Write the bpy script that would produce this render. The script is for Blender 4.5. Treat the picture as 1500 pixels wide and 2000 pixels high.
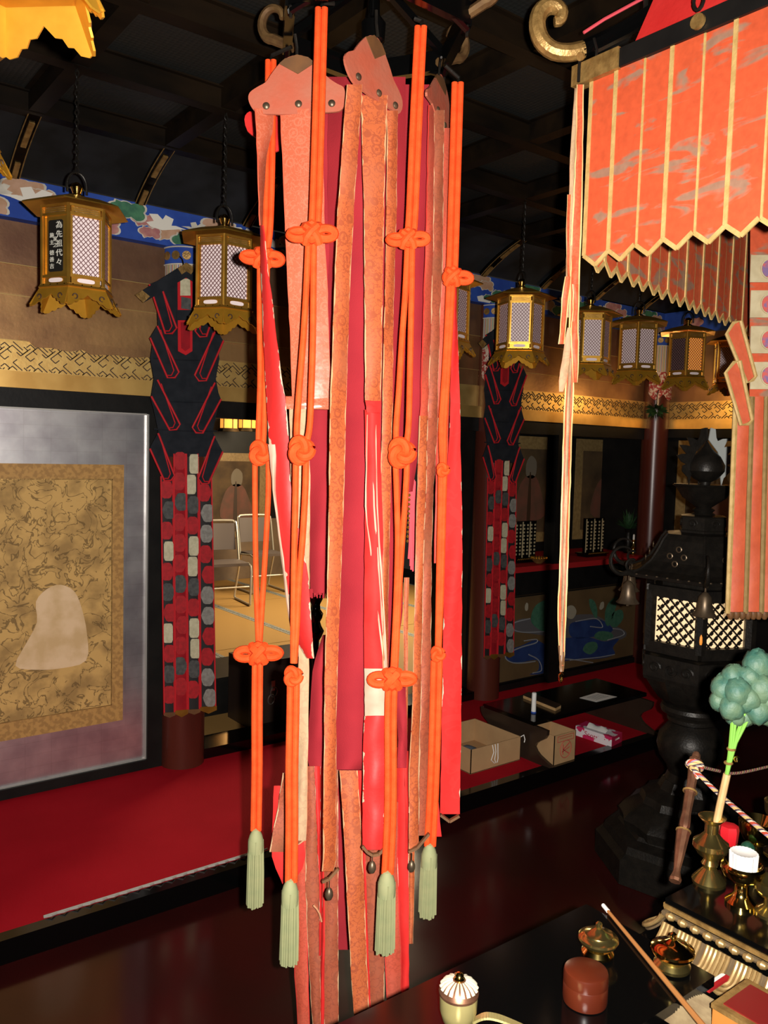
import bpy, bmesh, math, random
from mathutils import Vector, Matrix
for o in list(bpy.data.objects): bpy.data.objects.remove(o)
S=bpy.context.scene; COL=S.collection
PI=math.pi; sin=math.sin; cos=math.cos; R=math.radians
# ---------------------------------------------------------------- camera
F=1617.0; HC=1.65; YAW=R(37.6); PIT=R(4.2); ROL=R(1.6)
CAM=Vector((0,0,HC))
FW=Vector((sin(YAW)*cos(PIT),cos(YAW)*cos(PIT),-sin(PIT)))
r0=Vector((cos(YAW),-sin(YAW),0)); u0=r0.cross(FW)
RT=r0*cos(ROL)+u0*sin(ROL); UP=u0*cos(ROL)-r0*sin(ROL)
cd=bpy.data.cameras.new('camera'); cam=bpy.data.objects.new('camera',cd); COL.objects.link(cam)
cam.matrix_world=Matrix(((RT.x,UP.x,-FW.x,CAM.x),(RT.y,UP.y,-FW.y,CAM.y),(RT.z,UP.z,-FW.z,CAM.z),(0,0,0,1)))
cd.sensor_fit='VERTICAL'; cd.sensor_height=24.0; cd.lens=F/2000.0*24.0; cd.clip_start=0.02
S.camera=cam
# ---------------------------------------------------------------- world, light, exposure
w=bpy.data.worlds.new('world'); S.world=w; w.use_nodes=True
w.node_tree.nodes['Background'].inputs[0].default_value=(1.0,0.86,0.7,1); w.node_tree.nodes['Background'].inputs[1].default_value=0.018
def light(name,kind,loc,power,color=(1,1,1),size=0.05,rot=None,sy=None):
    l=bpy.data.lights.new(name,kind); l.energy=power; l.color=color
    if kind in('POINT','SPOT'): l.shadow_soft_size=size
    if kind=='AREA':
        l.size=size
        if sy: l.shape='RECTANGLE'; l.size_y=sy
    o=bpy.data.objects.new(name,l); COL.objects.link(o); o.location=loc
    if rot: o.rotation_euler=rot
    return o
# the photographer's flash, beside the lens
fl_=light('camera_flash','SPOT',CAM+RT*0.055+UP*0.012-FW*0.01,500,(1.0,0.95,0.88),0.012)
fl_.data.spot_size=R(112); fl_.data.spot_blend=.85; fl_.rotation_euler=cam.matrix_world.to_euler()
# daylight entering the matted room behind through its far side
light('back_room_daylight','AREA',(5.6,6.6,2.3),210,(1.0,0.80,0.52),1.2,(0,R(60),0),1.6)
S.view_settings.view_transform='Standard'; S.view_settings.look='None'; S.view_settings.exposure=0.0; S.view_settings.gamma=1.0
S.view_settings.use_curve_mapping=False
# ---------------------------------------------------------------- photo pixel -> place
def ray(px,py): return FW+RT*((px-750)/F)-UP*((py-1000)/F)
def D(px,py,d): return CAM+ray(px,py)*d
def onX(px,py,X): d=ray(px,py); return CAM+d*(X/d.x)
def onY(px,py,Y): d=ray(px,py); return CAM+d*(Y/d.y)
def onZ(px,py,Z): d=ray(px,py); return CAM+d*((Z-HC)/d.z)
# ---------------------------------------------------------------- mesh helpers
V=Vector
def crom(pts,n):
    """smooth resample of a list of tuples"""
    if len(pts)<3:
        a,b=pts[0],pts[-1]; return [tuple(a[k]+(b[k]-a[k])*i/n for k in range(len(a))) for i in range(n+1)]
    out=[]; m=len(pts)-1
    for i in range(n+1):
        t=i/n*m; k=min(int(t),m-1); u=t-k
        p1,p2=pts[k],pts[k+1]; p0=pts[k-1] if k>0 else tuple(2*a-b for a,b in zip(p1,p2)); p3=pts[k+2] if k+2<=m else tuple(2*a-b for a,b in zip(p2,p1))
        out.append(tuple(.5*((2*b)+(-a+c)*u+(2*a-5*b+4*c-d)*u*u+(-a+3*b-3*c+d)*u**3) for a,b,c,d in zip(p0,p1,p2,p3)))
    return out
def lerp_rows(rows,n):
    """rows (y,xl,xr) resampled evenly in y, piecewise linear softened"""
    ys=[r[0] for r in rows]; out=[]
    for i in range(n+1):
        y=ys[0]+(ys[-1]-ys[0])*i/n
        k=0
        while k<len(rows)-2 and rows[k+1][0]<y: k+=1
        a,b=rows[k],rows[k+1]; t=(y-a[0])/(b[0]-a[0]) if b[0]!=a[0] else 0
        out.append((y,a[1]+(b[1]-a[1])*t,a[2]+(b[2]-a[2])*t))
    return out
class MB:
    def __init__(s): s.v=[]; s.f=[]; s.uv={}
    def add(s,vs,fs,uvs=None):
        b=len(s.v); s.v+=[V(p) for p in vs]
        for i,f in enumerate(fs):
            if uvs: s.uv[len(s.f)]=[uvs[j] for j in f]
            s.f.append([b+j for j in f])
        return s
    def box(s,x0,x1,y0,y1,z0,z1):
        return s.add([(x0,y0,z0),(x1,y0,z0),(x1,y1,z0),(x0,y1,z0),(x0,y0,z1),(x1,y0,z1),(x1,y1,z1),(x0,y1,z1)],
            [(3,2,1,0),(4,5,6,7),(0,1,5,4),(1,2,6,5),(2,3,7,6),(3,0,4,7)])
    def bar(s,a,b,w,h,up=V((0,0,1))):
        a=V(a);b=V(b); d=(b-a).normalized(); x=d.cross(up)
        if x.length<1e-4: x=d.cross(V((1,0,0)))
        x=x.normalized()*w/2; y=x.cross(d).normalized()*h/2
        return s.add([a-x-y,a+x-y,a+x+y,a-x+y,b-x-y,b+x-y,b+x+y,b-x+y],[(3,2,1,0),(4,5,6,7),(0,1,5,4),(1,2,6,5),(2,3,7,6),(3,0,4,7)])
    def prism(s,poly,off):
        off=V(off); n=len(poly); poly=[V(p) for p in poly]
        nn=sum(((poly[i]-poly[0]).cross(poly[(i+1)%n]-poly[0]) for i in range(1,n)),V((0,0,0)))
        if nn.dot(off)>0: poly=poly[::-1]
        vs=poly+[p+off for p in poly]
        return s.add(vs,[tuple(range(n)),tuple(range(2*n-1,n-1,-1))]+[(i+n,(i+1)%n+n,(i+1)%n,i) for i in range(n)])
    def tube(s,path,r,n=8,closed=False):
        path=[V(p) for p in path]; m=len(path); rs=r if isinstance(r,(list,tuple)) else [r]*m
        vs=[]; ref=None
        for i,p in enumerate(path):
            if closed: d=path[(i+1)%m]-path[i-1]
            else: d=path[min(i+1,m-1)]-path[max(i-1,0)]
            if d.length<1e-9: d=V((0,0,1))
            d.normalize()
            if ref is None: ref=d.orthogonal().normalized()
            else:
                ref=ref-d*ref.dot(d)
                ref=ref.normalized() if ref.length>1e-6 else d.orthogonal().normalized()
            y=d.cross(ref)
            for k in range(n):
                a=2*PI*k/n; vs.append(p+(ref*cos(a)+y*sin(a))*rs[i])
        fs=[]
        for i in range(m if closed else m-1):
            j=(i+1)%m
            for k in range(n):
                k2=(k+1)%n; fs.append((i*n+k,i*n+k2,j*n+k2,j*n+k))
        if not closed:
            fs.append(tuple(range(n-1,-1,-1))); fs.append(tuple((m-1)*n+k for k in range(n)))
        return s.add(vs,fs)
    def lathe(s,prof,n=24,c=(0,0,0),ph=0.0,flute=0.0,nf=0,M=None):
        c=V(c); vs=[]
        for (r,z) in prof:
            for k in range(n):
                a=2*PI*k/n+ph; rr=max(r,1e-4)*(1+(flute*cos(nf*a) if nf else 0))
                p=V((rr*cos(a),rr*sin(a),z)); p=M@p if M else p
                vs.append(c+p)
        fs=[]; m=len(prof)
        for i in range(m-1):
            for k in range(n):
                k2=(k+1)%n; fs.append((i*n+k,i*n+k2,(i+1)*n+k2,(i+1)*n+k))
        fs.append(tuple(range(n-1,-1,-1))); fs.append(tuple((m-1)*n+k for k in range(n)))
        return s.add(vs,fs)
    def sheet(s,grid,th):
        """grid[row][col] points -> solid sheet with uv (u across, v along)"""
        n=len(grid); m=len(grid[0]); N=[[None]*m for _ in range(n)]
        for i in range(n):
            for j in range(m):
                a=grid[min(i+1,n-1)][j]-grid[max(i-1,0)][j]; b=grid[i][min(j+1,m-1)]-grid[i][max(j-1,0)]
                q=a.cross(b); N[i][j]=q.normalized() if q.length>1e-12 else V((0,0,1))
        fr=[grid[i][j] for i in range(n) for j in range(m)]; bk=[grid[i][j]-N[i][j]*th for i in range(n) for j in range(m)]
        L=0; vl=[0]
        for i in range(1,n): L+=(grid[i][m//2]-grid[i-1][m//2]).length; vl.append(L)
        uv=[(j/(m-1),vl[i]) for i in range(n) for j in range(m)]; K=n*m
        fs=[]
        for i in range(n-1):
            for j in range(m-1):
                a=i*m+j; fs.append((a,a+m,a+m+1,a+1)); fs.append((K+a,K+a+1,K+a+m+1,K+a+m))
        for i in range(n-1):
            a=i*m; fs.append((a,K+a,K+a+m,a+m)); a=i*m+m-1; fs.append((a,a+m,K+a+m,K+a))
        for j in range(m-1):
            fs.append((j,j+1,K+j+1,K+j)); a=(n-1)*m+j; fs.append((a,K+a,K+a+1,a+1))
        return s.add(fr+bk,fs,uv+uv)
    def build(s,name,mat,parent=None,org=None,smooth=True,ang=35,loc=None):
        me=bpy.data.meshes.new(name); o3=V(org) if org is not None else V((0,0,0))
        me.from_pydata([tuple(p-o3) for p in s.v],[],s.f)
        if s.uv:
            ul=me.uv_layers.new(name='UVMap')
            for pi,p in enumerate(me.polygons):
                if pi in s.uv:
                    for li,c in zip(p.loop_indices,s.uv[pi]): ul.data[li].uv=c
        me.materials.append(mat)
        if smooth:
            for p in me.polygons: p.use_smooth=True
            me.set_sharp_from_angle(angle=R(ang))
        me.update()
        o=bpy.data.objects.new(name,me); COL.objects.link(o)
        if parent: o.parent=parent
        if loc is not None: o.location=loc
        return o
def thing(name,label,cat,loc=(0,0,0),rz=0,group=None):
    o=bpy.data.objects.new(name,None); o.empty_display_size=.05; COL.objects.link(o); o.location=loc; o.rotation_euler=(0,0,rz)
    o['label']=label; o['category']=cat
    if group: o['group']=group
    return o
def tag(o,label,cat,group=None):
    o['label']=label; o['category']=cat
    if group: o['group']=group
    return o
def struct(name,mb,mat,smooth=False,parent=None):
    o=mb.build(name,mat,parent,smooth=smooth)
    if not parent: o['kind']='structure'
    return o
def inst(o,name,loc,parent,rot=(0,0,0),scale=None):
    c=bpy.data.objects.new(name,o.data); COL.objects.link(c); c.parent=parent; c.location=loc; c.rotation_euler=rot
    if scale: c.scale=scale
    return c
def dup(root,loc,rz,label,group=None):
    def cp(o,p):
        c=o.copy(); COL.objects.link(c); c.parent=p
        for ch in list(o.children): cp(ch,c)
        return c
    r=root.copy(); COL.objects.link(r); r.location=loc; r.rotation_euler=(0,0,rz); r['label']=label
    if group: r['group']=group
    for ch in list(root.children): cp(ch,r)
    return r
# ---------------------------------------------------------------- materials
def mat(name,col,rough=.5,metal=0.0,col2=None,nscale=8.0,ndetail=4.0,nlo=.35,nhi=.65,bump=0.0,bscale=60.0,spec=.5,emit=None,estr=0.0,stretch=None,coat=0.0,rvar=0.0,sheen=0.0):
    m=bpy.data.materials.new(name); m.use_nodes=True; nt=m.node_tree; N=nt.nodes; L=nt.links; b=N['Principled BSDF']
    b.inputs['Base Color'].default_value=(*col,1); b.inputs['Roughness'].default_value=rough; b.inputs['Metallic'].default_value=metal
    b.inputs['Specular IOR Level'].default_value=spec; b.inputs['Coat Weight'].default_value=coat
    if sheen: b.inputs['Sheen Weight'].default_value=sheen
    tc=N.new('ShaderNodeTexCoord'); mp=N.new('ShaderNodeMapping'); L.new(tc.outputs['Object'],mp.inputs[0])
    if stretch: mp.inputs['Scale'].default_value=stretch
    if col2 is not None or rvar:
        n=N.new('ShaderNodeTexNoise'); n.inputs['Scale'].default_value=nscale; n.inputs['Detail'].default_value=ndetail; L.new(mp.outputs[0],n.inputs['Vector'])
        if col2 is not None:
            cr=N.new('ShaderNodeValToRGB'); cr.color_ramp.elements[0].position=nlo; cr.color_ramp.elements[1].position=nhi
            cr.color_ramp.elements[0].color=(*col,1); cr.color_ramp.elements[1].color=(*col2,1)
            L.new(n.outputs['Fac'],cr.inputs[0]); L.new(cr.outputs[0],b.inputs['Base Color'])
        if rvar:
            mr=N.new('ShaderNodeMapRange'); mr.inputs['To Min'].default_value=max(0.02,rough-rvar); mr.inputs['To Max'].default_value=rough+rvar; mr.inputs['From Min'].default_value=.3; mr.inputs['From Max'].default_value=.7
            L.new(n.outputs['Fac'],mr.inputs['Value']); L.new(mr.outputs[0],b.inputs['Roughness'])
    if bump:
        n2=N.new('ShaderNodeTexNoise'); n2.inputs['Scale'].default_value=bscale; n2.inputs['Detail'].default_value=3; L.new(mp.outputs[0],n2.inputs['Vector'])
        bp=N.new('ShaderNodeBump'); bp.inputs['Strength'].default_value=bump; bp.inputs['Distance'].default_value=.004; L.new(n2.outputs['Fac'],bp.inputs['Height']); L.new(bp.outputs[0],b.inputs['Normal'])
    if emit: b.inputs['Emission Color'].default_value=(*emit,1); b.inputs['Emission Strength'].default_value=estr
    return m
def mixrgb(N,L,fac,a,b):
    mx=N.new('ShaderNodeMix'); mx.data_type='RGBA'
    for k,v in ((0,fac),(6,a),(7,b)):
        if hasattr(v,'is_linked'): L.new(v,mx.inputs[k])
        elif k==0: mx.inputs[0].default_value=v
        else: mx.inputs[k].default_value=(*v,1)
    return mx.outputs[2]
def mth(N,L,op,a,b=None):
    m=N.new('ShaderNodeMath'); m.operation=op
    for k,v in ((0,a),(1,b)):
        if v is None: continue
        if hasattr(v,'is_linked'): L.new(v,m.inputs[k])
        else: m.inputs[k].default_value=v
    return m.outputs[0]
def brocade(name,col,patt,edge,ew=.07,rough=.55,stain=None,pscale=28.0,spec=.4,fray=.12,pamt=.75):
    """woven brocade: round blossoms and tendrils, worn pale edges that follow the strip (uv)"""
    m=bpy.data.materials.new(name); m.use_nodes=True; nt=m.node_tree; N=nt.nodes; L=nt.links; b=N['Principled BSDF']
    tc=N.new('ShaderNodeTexCoord')
    vo=N.new('ShaderNodeTexVoronoi'); vo.feature='F1'; vo.inputs['Scale'].default_value=pscale; L.new(tc.outputs['Object'],vo.inputs['Vector'])
    ring=mth(N,L,'SINE',mth(N,L,'MULTIPLY',vo.outputs['Distance'],26.0))
    ring=mth(N,L,'GREATER_THAN',ring,.25)
    nz=N.new('ShaderNodeTexNoise'); nz.inputs['Scale'].default_value=pscale*3.2; nz.inputs['Detail'].default_value=2; L.new(tc.outputs['Object'],nz.inputs['Vector'])
    curl=mth(N,L,'LESS_THAN',mth(N,L,'ABSOLUTE',mth(N,L,'SUBTRACT',nz.outputs['Fac'],.5)),.03)
    near=mth(N,L,'LESS_THAN',vo.outputs['Distance'],.38)
    pat=mth(N,L,'MAXIMUM',mth(N,L,'MULTIPLY',ring,near),curl)
    c=mixrgb(N,L,mth(N,L,'MULTIPLY',pat,pamt),col,patt)
    n3=N.new('ShaderNodeTexNoise'); n3.inputs['Scale'].default_value=5.0; n3.inputs['Detail'].default_value=5; L.new(tc.outputs['Object'],n3.inputs['Vector'])
    if stain:
        mr=N.new('ShaderNodeMapRange'); mr.inputs['From Min'].default_value=.48; mr.inputs['From Max'].default_value=.66; L.new(n3.outputs['Fac'],mr.inputs['Value'])
        c=mixrgb(N,L,mth(N,L,'MULTIPLY',mr.outputs[0],.6),c,stain)
    sx=N.new('ShaderNodeSeparateXYZ'); L.new(tc.outputs['UV'],sx.inputs[0])
    n4=N.new('ShaderNodeTexNoise'); n4.inputs['Scale'].default_value=22; n4.inputs['Detail'].default_value=4; L.new(tc.outputs['Object'],n4.inputs['Vector'])
    e=mth(N,L,'ABSOLUTE',mth(N,L,'SUBTRACT',sx.outputs[0],.5))
    e=mth(N,L,'GREATER_THAN',mth(N,L,'ADD',e,mth(N,L,'MULTIPLY',mth(N,L,'SUBTRACT',n4.outputs['Fac'],.5),fray*3)),.5-ew+.02)
    if edge: c=mixrgb(N,L,e,c,edge)
    L.new(c,b.inputs['Base Color'])
    b.inputs['Roughness'].default_value=rough; b.inputs['Specular IOR Level'].default_value=spec
    bp=N.new('ShaderNodeBump'); bp.inputs['Strength'].default_value=.35; bp.inputs['Distance'].default_value=.002; L.new(pat,bp.inputs['Height'])
    n5=N.new('ShaderNodeTexNoise'); n5.inputs['Scale'].default_value=30; L.new(tc.outputs['Object'],n5.inputs['Vector'])
    bp2=N.new('ShaderNodeBump'); bp2.inputs['Strength'].default_value=.3; bp2.inputs['Distance'].default_value=.004; L.new(n5.outputs['Fac'],bp2.inputs['Height']); L.new(bp.outputs[0],bp2.inputs['Normal'])
    L.new(bp2.outputs[0],b.inputs['Normal'])
    return m
M={}
M['rope']=mat('orange_cord',(.66,.052,.007),.75,col2=(.72,.070,.011),nscale=40,bump=.25,bscale=350,spec=.2)
M['head']=mat('pink_board_cloth',(.34,.105,.062),.65,col2=(.37,.080,.042),nscale=12,bump=.2,bscale=90,spec=.3)
M['brown']=mat('brown_leather_tip',(.10,.045,.018),.5,col2=(.14,.06,.02),nscale=20)
M['pink']=brocade('pink_brocade',(.44,.098,.048),(.50,.14,.078),(.62,.10,.05),ew=.05,rough=.27,pscale=30,spec=.9,fray=.04,pamt=.8)
M['salmon']=brocade('salmon_brocade',(.42,.062,.032),(.33,.048,.024),(.50,.032,.024),ew=.08,rough=.6,pscale=26,stain=(.34,.075,.045),fray=.05)
M['orange']=brocade('orange_brocade',(.40,.088,.025),(.26,.050,.018),(.52,.27,.13),ew=.045,rough=.6,pscale=26,stain=(.36,.10,.045))
M['worn']=brocade('worn_brocade',(.28,.062,.027),(.21,.045,.021),(.46,.29,.16),ew=.05,rough=.65,pscale=22,stain=(.22,.085,.04))
M['cream']=brocade('cream_lining',(.38,.25,.14),(.34,.21,.12),(.46,.20,.10),ew=.06,rough=.75,pscale=14)
M['redsilk']=mat('red_silk',(.52,.018,.016),.7,col2=(.58,.028,.024),nscale=9,bump=.5,bscale=24,spec=.15)
M['redtorn']=brocade('torn_red_silk',(.54,.019,.017),(.54,.019,.017),(.52,.36,.24),ew=.02,rough=.55,pscale=10,fray=.25,pamt=.1)
M['redwide']=brocade('red_silk_torn_spots',(.52,.018,.016),(.58,.028,.024),(.62,.42,.30),ew=.0,rough=.7,pscale=6,fray=.115,pamt=.3,spec=.15)
M['crimson']=mat('crimson_cloth',(.245,.014,.021),.85,col2=(.295,.018,.025),nscale=6,bump=.25,bscale=500,spec=.15)
M['white_cloth']=mat('white_cloth',(.48,.31,.22),.7,col2=(.38,.22,.15),nscale=12,bump=.3,bscale=25)
M['tassel']=mat('pale_green_thread',(.22,.235,.118),.7,col2=(.26,.26,.13),nscale=30,spec=.2)
M['gold']=mat('gilt_metal',(.80,.44,.07),.34,.88,col2=(.64,.33,.05),nscale=14,bump=.05,bscale=80)
M['goldfoot']=mat('gilt_foot_metal',(.72,.36,.035),.40,.7,col2=(.58,.28,.022),nscale=14)
M['brassalt']=mat('pale_brass',(.50,.42,.17),.3,.6,col2=(.42,.36,.14),nscale=20)
M['curl']=mat('brown_gilt_curl',(.17,.095,.035),.45,.5,col2=(.10,.05,.02),nscale=40)
M['gilt']=mat('old_gilt',(.42,.25,.08),.42,.55,col2=(.24,.135,.04),nscale=40,bump=.4,bscale=120)
M['brass']=mat('polished_brass',(.74,.54,.17),.13,1.0,bump=.02,bscale=30)
M['brassdull']=mat('aged_brass',(.60,.47,.16),.19,.97,col2=(.46,.35,.12),nscale=20)
M['iron']=mat('dark_bronze',(.010,.0085,.007),.40,.35,col2=(.016,.013,.010),nscale=30,bump=.25,bscale=120,spec=.3)
M['bronze']=mat('bronze_bell',(.16,.11,.065),.4,.7,col2=(.10,.07,.045),nscale=30)
M['copper']=mat('copper_post',(.26,.12,.065),.38,.7,col2=(.16,.07,.04),nscale=40)
M['lacquer']=mat('black_lacquer',(.0016,.0016,.0016),.14,spec=.5)
M['blackwood']=mat('black_wood',(.0055,.005,.0047),.45,col2=(.009,.008,.007),nscale=9,bump=.1,bscale=50,spec=.22)
M['maroon']=mat('maroon_lacquer',(.060,.012,.008),.28,col2=(.085,.018,.010),nscale=6,stretch=(1,1,.15),rvar=.08)
M['carpet']=mat('red_felt_carpet',(.36,.0045,.012),.95,col2=(.41,.006,.015),nscale=3,bump=.5,bscale=420,spec=.08)
M['redcloth']=mat('red_shelf_cloth',(.32,.012,.014),.85,spec=.1)
M['white']=mat('white_paint',(.75,.72,.66),.55)
M['paper']=mat('white_paper',(.72,.70,.66),.75)
M['pane']=mat('lantern_paper',(.78,.66,.66),.8,spec=.1)
# floors
def floor_mat():
    m=mat('floor_lacquer',(.038,.0042,.0040),.14,col2=(.022,.0036,.0030),nscale=2.2,rvar=.04,bump=.02,bscale=6,spec=.5)
    return m
M['floor']=floor_mat()
ZF=-0.08; YK=2.83; YW=4.0
struct('floor',MB().box(-3.5,8.5,-3.5,YK+.02,ZF-.1,ZF),M['floor'])
struct('floor_dais',MB().box(-3.5,8.5,YK+.03,YW+.12,ZF-.1,0.0),M['carpet'])
struct('trim_1',MB().box(-3.5,8.5,YK-.012,YK+.04,ZF,0.004),M['lacquer'])
# woven edge cord along the carpet's front edge
ec=thing('carpet_edging','white zigzag edging cord along the front of the red carpet','edging',(0.7,YK+.035,.004))
mb=MB(); x=0.78; k=0
while x<1.62:
    mb.tube([(x,YK+.05,.006),(x+.022,YK+.036,.012),(x+.044,YK+.05,.006)],.0036,6); x+=.044
mb2=MB().tube([(.78,YK+.056,.006),(1.62,YK+.056,.006)],.004,6)
M['braid']=mat('grey_braid',(.34,.31,.28),.8)
mb.build('zigzag_braid',M['braid'],ec,org=ec.location); mb2.build('cord_line',M['braid'],ec,org=ec.location)
# ---------------------------------------------------------------- gold upper wall, friezes, lintel
def goldleaf(nm='gold_leaf_wall',ca=(.34,.18,.085),cb=(.60,.34,.14),me=.82):
    m=bpy.data.materials.new(nm); m.use_nodes=True; nt=m.node_tree; N=nt.nodes; L=nt.links; b=N['Principled BSDF']
    tc=N.new('ShaderNodeTexCoord')
    n=N.new('ShaderNodeTexNoise'); n.inputs['Scale'].default_value=3.5; n.inputs['Detail'].default_value=6; L.new(tc.outputs['Object'],n.inputs['Vector'])
    cr=N.new('ShaderNodeValToRGB'); cr.color_ramp.elements[0].position=.38; cr.color_ramp.elements[0].color=(*ca,1); cr.color_ramp.elements[1].position=.66; cr.color_ramp.elements[1].color=(*cb,1)
    L.new(n.outputs['Fac'],cr.inputs[0]); L.new(cr.outputs[0],b.inputs['Base Color'])
    b.inputs['Metallic'].default_value=me; b.inputs['Roughness'].default_value=.42
    n2=N.new('ShaderNodeTexNoise'); n2.inputs['Scale'].default_value=40; n2.inputs['Detail'].default_value=6; L.new(tc.outputs['Object'],n2.inputs['Vector'])
    bp=N.new('ShaderNodeBump'); bp.inputs['Strength'].default_value=.2; bp.inputs['Distance'].default_value=.003; L.new(n2.outputs['Fac'],bp.inputs['Height']); L.new(bp.outputs[0],b.inputs['Normal'])
    return m
M['leaf']=goldleaf(); M['leaf1']=goldleaf('brown_gold_board',(.24,.12,.075),(.38,.21,.115)); M['leaf2']=goldleaf('rust_gold_board',(.30,.14,.07),(.52,.28,.115)); M['lip']=mat('gold_edge_highlight',(.60,.40,.15),.4,.7)
M['frieze']=mat('gold_frieze',(.95,.64,.22),.42,.80,col2=(.78,.48,.15),nscale=12,bump=.1,bscale=60)
M['groove']=mat('dark_groove',(.045,.022,.010),.6)
M['goldtrim']=mat('gold_rail',(.92,.58,.18),.40,.80,col2=(.70,.40,.11),nscale=6,stretch=(1,1,1))
XR=5.86   # right wall plane
wl=struct('wall_left',MB().box(-1.2,XR+.1,YW+.03,YW+.08,1.80,2.66),M['leaf'])
rr=random.Random(4)
# overlapping gold-papered boards of the upper wall
for (x0,x1,za,zb,t) in [(-1.2,1.68,2.435,2.63,.018),(-1.2,1.68,2.30,2.44,.012),(-.2,1.02,2.10,2.31,.014),(1.02,1.68,2.09,2.31,.010),(1.86,3.86,2.42,2.63,.018),(1.86,3.86,2.20,2.43,.012),(4.04,5.62,2.42,2.63,.018),(4.04,5.62,2.22,2.43,.012)]:
    bo=MB().box(x0,x1,YW+.03-t,YW+.04,za,zb).build('board',M['leaf1'] if zb>2.6 else (M['leaf2'] if zb>2.4 else M['leaf']),wl,smooth=False)
    MB().box(x0,x1,YW+.027-t,YW+.03-t,za,za+.004).build('board_edge_highlight',M['lip'],bo,smooth=False)  # highlight on the board's lower edge, put in as a brighter gold strip
def sayagata(mb,x0,x1,z0,z1,y,u=.0155,w=.0042,axis='x'):
    """interlocking key fret on a diagonal grid, clipped to the band"""
    c45=math.sqrt(.5)
    hook=[((0,0),(4,0)),((4,0),(4,2)),((4,2),(2.4,2)),((0,0),(0,-2)),((0,-2),(1.6,-2)),((-.8,1),(3.0,1)),((-.8,1),(-.8,2.6))]
    n=int((x1-x0)/u/6)+6; xm=(x0+x1)/2; zm=(z0+z1)/2
    for i in range(-n,n):
        for j in range(-n,n):
            ox=i*5.0; oy=j*5.0
            if abs((ox+oy)*c45*u)>.14 or abs((ox-oy)*c45*u)>(x1-x0)/2+.1: continue
            for (a,b) in hook:
                pa,pb=(a,b) if (i+j)%2==0 else ((a[1],-a[0]),(b[1],-b[0]))
                q=[(xm+(p[0]+ox-p[1]-oy)*c45*u,zm+(p[0]+ox+p[1]+oy)*c45*u*.85) for p in (pa,pb)]
                t0,t1=0.0,1.0
                for (p,dp,lo,hi) in ((q[0][0],q[1][0]-q[0][0],x0,x1),(q[0][1],q[1][1]-q[0][1],z0,z1)):
                    if abs(dp)<1e-9: continue
                    e0,e1=sorted([(lo-p)/dp,(hi-p)/dp]); t0=max(t0,e0); t1=min(t1,e1)
                if t1-t0<.05: continue
                A=[(q[0][k]+(q[1][k]-q[0][k])*t0) for k in (0,1)]; B=[(q[0][k]+(q[1][k]-q[0][k])*t1) for k in (0,1)]
                if axis=='x': mb.bar((A[0],y,A[1]),(B[0],y,B[1]),w,.003,V((0,1,0)))
                else: mb.bar((y,A[0],A[1]),(y,B[0],B[1]),w,.003,V((1,0,0)))
    return mb
fz=struct('trim_2',MB().box(-1.2,XR,YW+.005,YW+.04,1.962,2.10),M['frieze'])
for (a,b) in ((-.1,1.68),(1.86,3.0),(4.05,5.65)):
    g=sayagata(MB(),a,b,1.968,2.094,YW+.004).build('fret_relief',M['groove'],fz,smooth=False); g['kind']='stuff'
struct('trim_3',MB().box(-1.2,XR,YW-.03,YW+.04,1.888,1.962),M['goldtrim'])
struct('trim_4',MB().box(-1.2,XR,YW-.012,YW+.06,1.80,1.888),M['blackwood'])
# torn gilt paper hanging along the frieze top
tp=MB(); zz=[(.98,2.105),(1.02,2.10),(1.05,2.075),(1.12,2.08),(1.2,2.07),(1.26,2.085),(1.3,2.066),(1.42,2.075),(1.5,2.07),(1.6,2.082),(1.6,2.11),(.98,2.12)]
tp.prism([(a,YW-.006,b) for a,b in zz],(0,-.006,0)); tp.build('torn_paper',M['leaf'],fz,smooth=False)
# ---------------------------------------------------------------- blue painted beam with clouds and cranes
M['blue']=mat('blue_paint',(.020,.055,.29),.7,col2=(.03,.08,.36),nscale=9,spec=.2)
M['cl_pink']=mat('pink_cloud_paint',(.36,.13,.13),.7,col2=(.50,.25,.20),nscale=25)
M['cl_tan']=mat('tan_cloud_paint',(.42,.24,.14),.7,col2=(.50,.30,.20),nscale=25)
M['cl_green']=mat('green_cloud_paint',(.03,.12,.07),.7,col2=(.06,.2,.1),nscale=25)
M['crane']=mat('white_crane_paint',(.60,.55,.46),.7,col2=(.45,.42,.36),nscale=20)
YB=YW-.05
bb=struct('trim_5',MB().box(-1.2,XR,YB,YW+.05,2.625,2.80),M['blue'])
def cloudpoly(cx,cz,s,lob,rnd):
    out=[]
    for k in range(lob*6):
        a=2*PI*k/(lob*6); rr_=s*(.8+.2*abs(sin(lob*a/2)))*(1.5 if abs(cos(a))>.5 else 1.0)
        out.append((cx+rr_*cos(a)*1.25,cz+rr_*sin(a)*.75))
    return out
def clampz(pts,a,b): return [(x,min(max(z,a),b)) for x,z in pts]
rnd=random.Random(11)
def crane_poly(cx,cz,s,fl=1):
    p=[(-1.5,.1),(-.7,.25),(-.4,.2),(-.55,.75),(0,.95),(.2,.55),(.55,.9),(1.1,.8),(.8,.3),(1.3,.1),(1.0,-.2),(.2,-.3),(-.5,-.1),(-1.0,.05)]
    return [(cx+fl*a*s,cz+b*s*.8) for a,b in p]
def paint(parent,pts,y,m,nm,th=.003,a=2.63,b=2.796):
    pts=clampz(pts,a,b); MB().prism([(p[0],y,p[1]) for p in pts],(0,-th,0)).build(nm,m,parent,smooth=False)
x=.55; nq=0
cols=['cl_pink','cl_tan','cl_green','cl_tan','cl_pink','cl_green']
i=0
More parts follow.
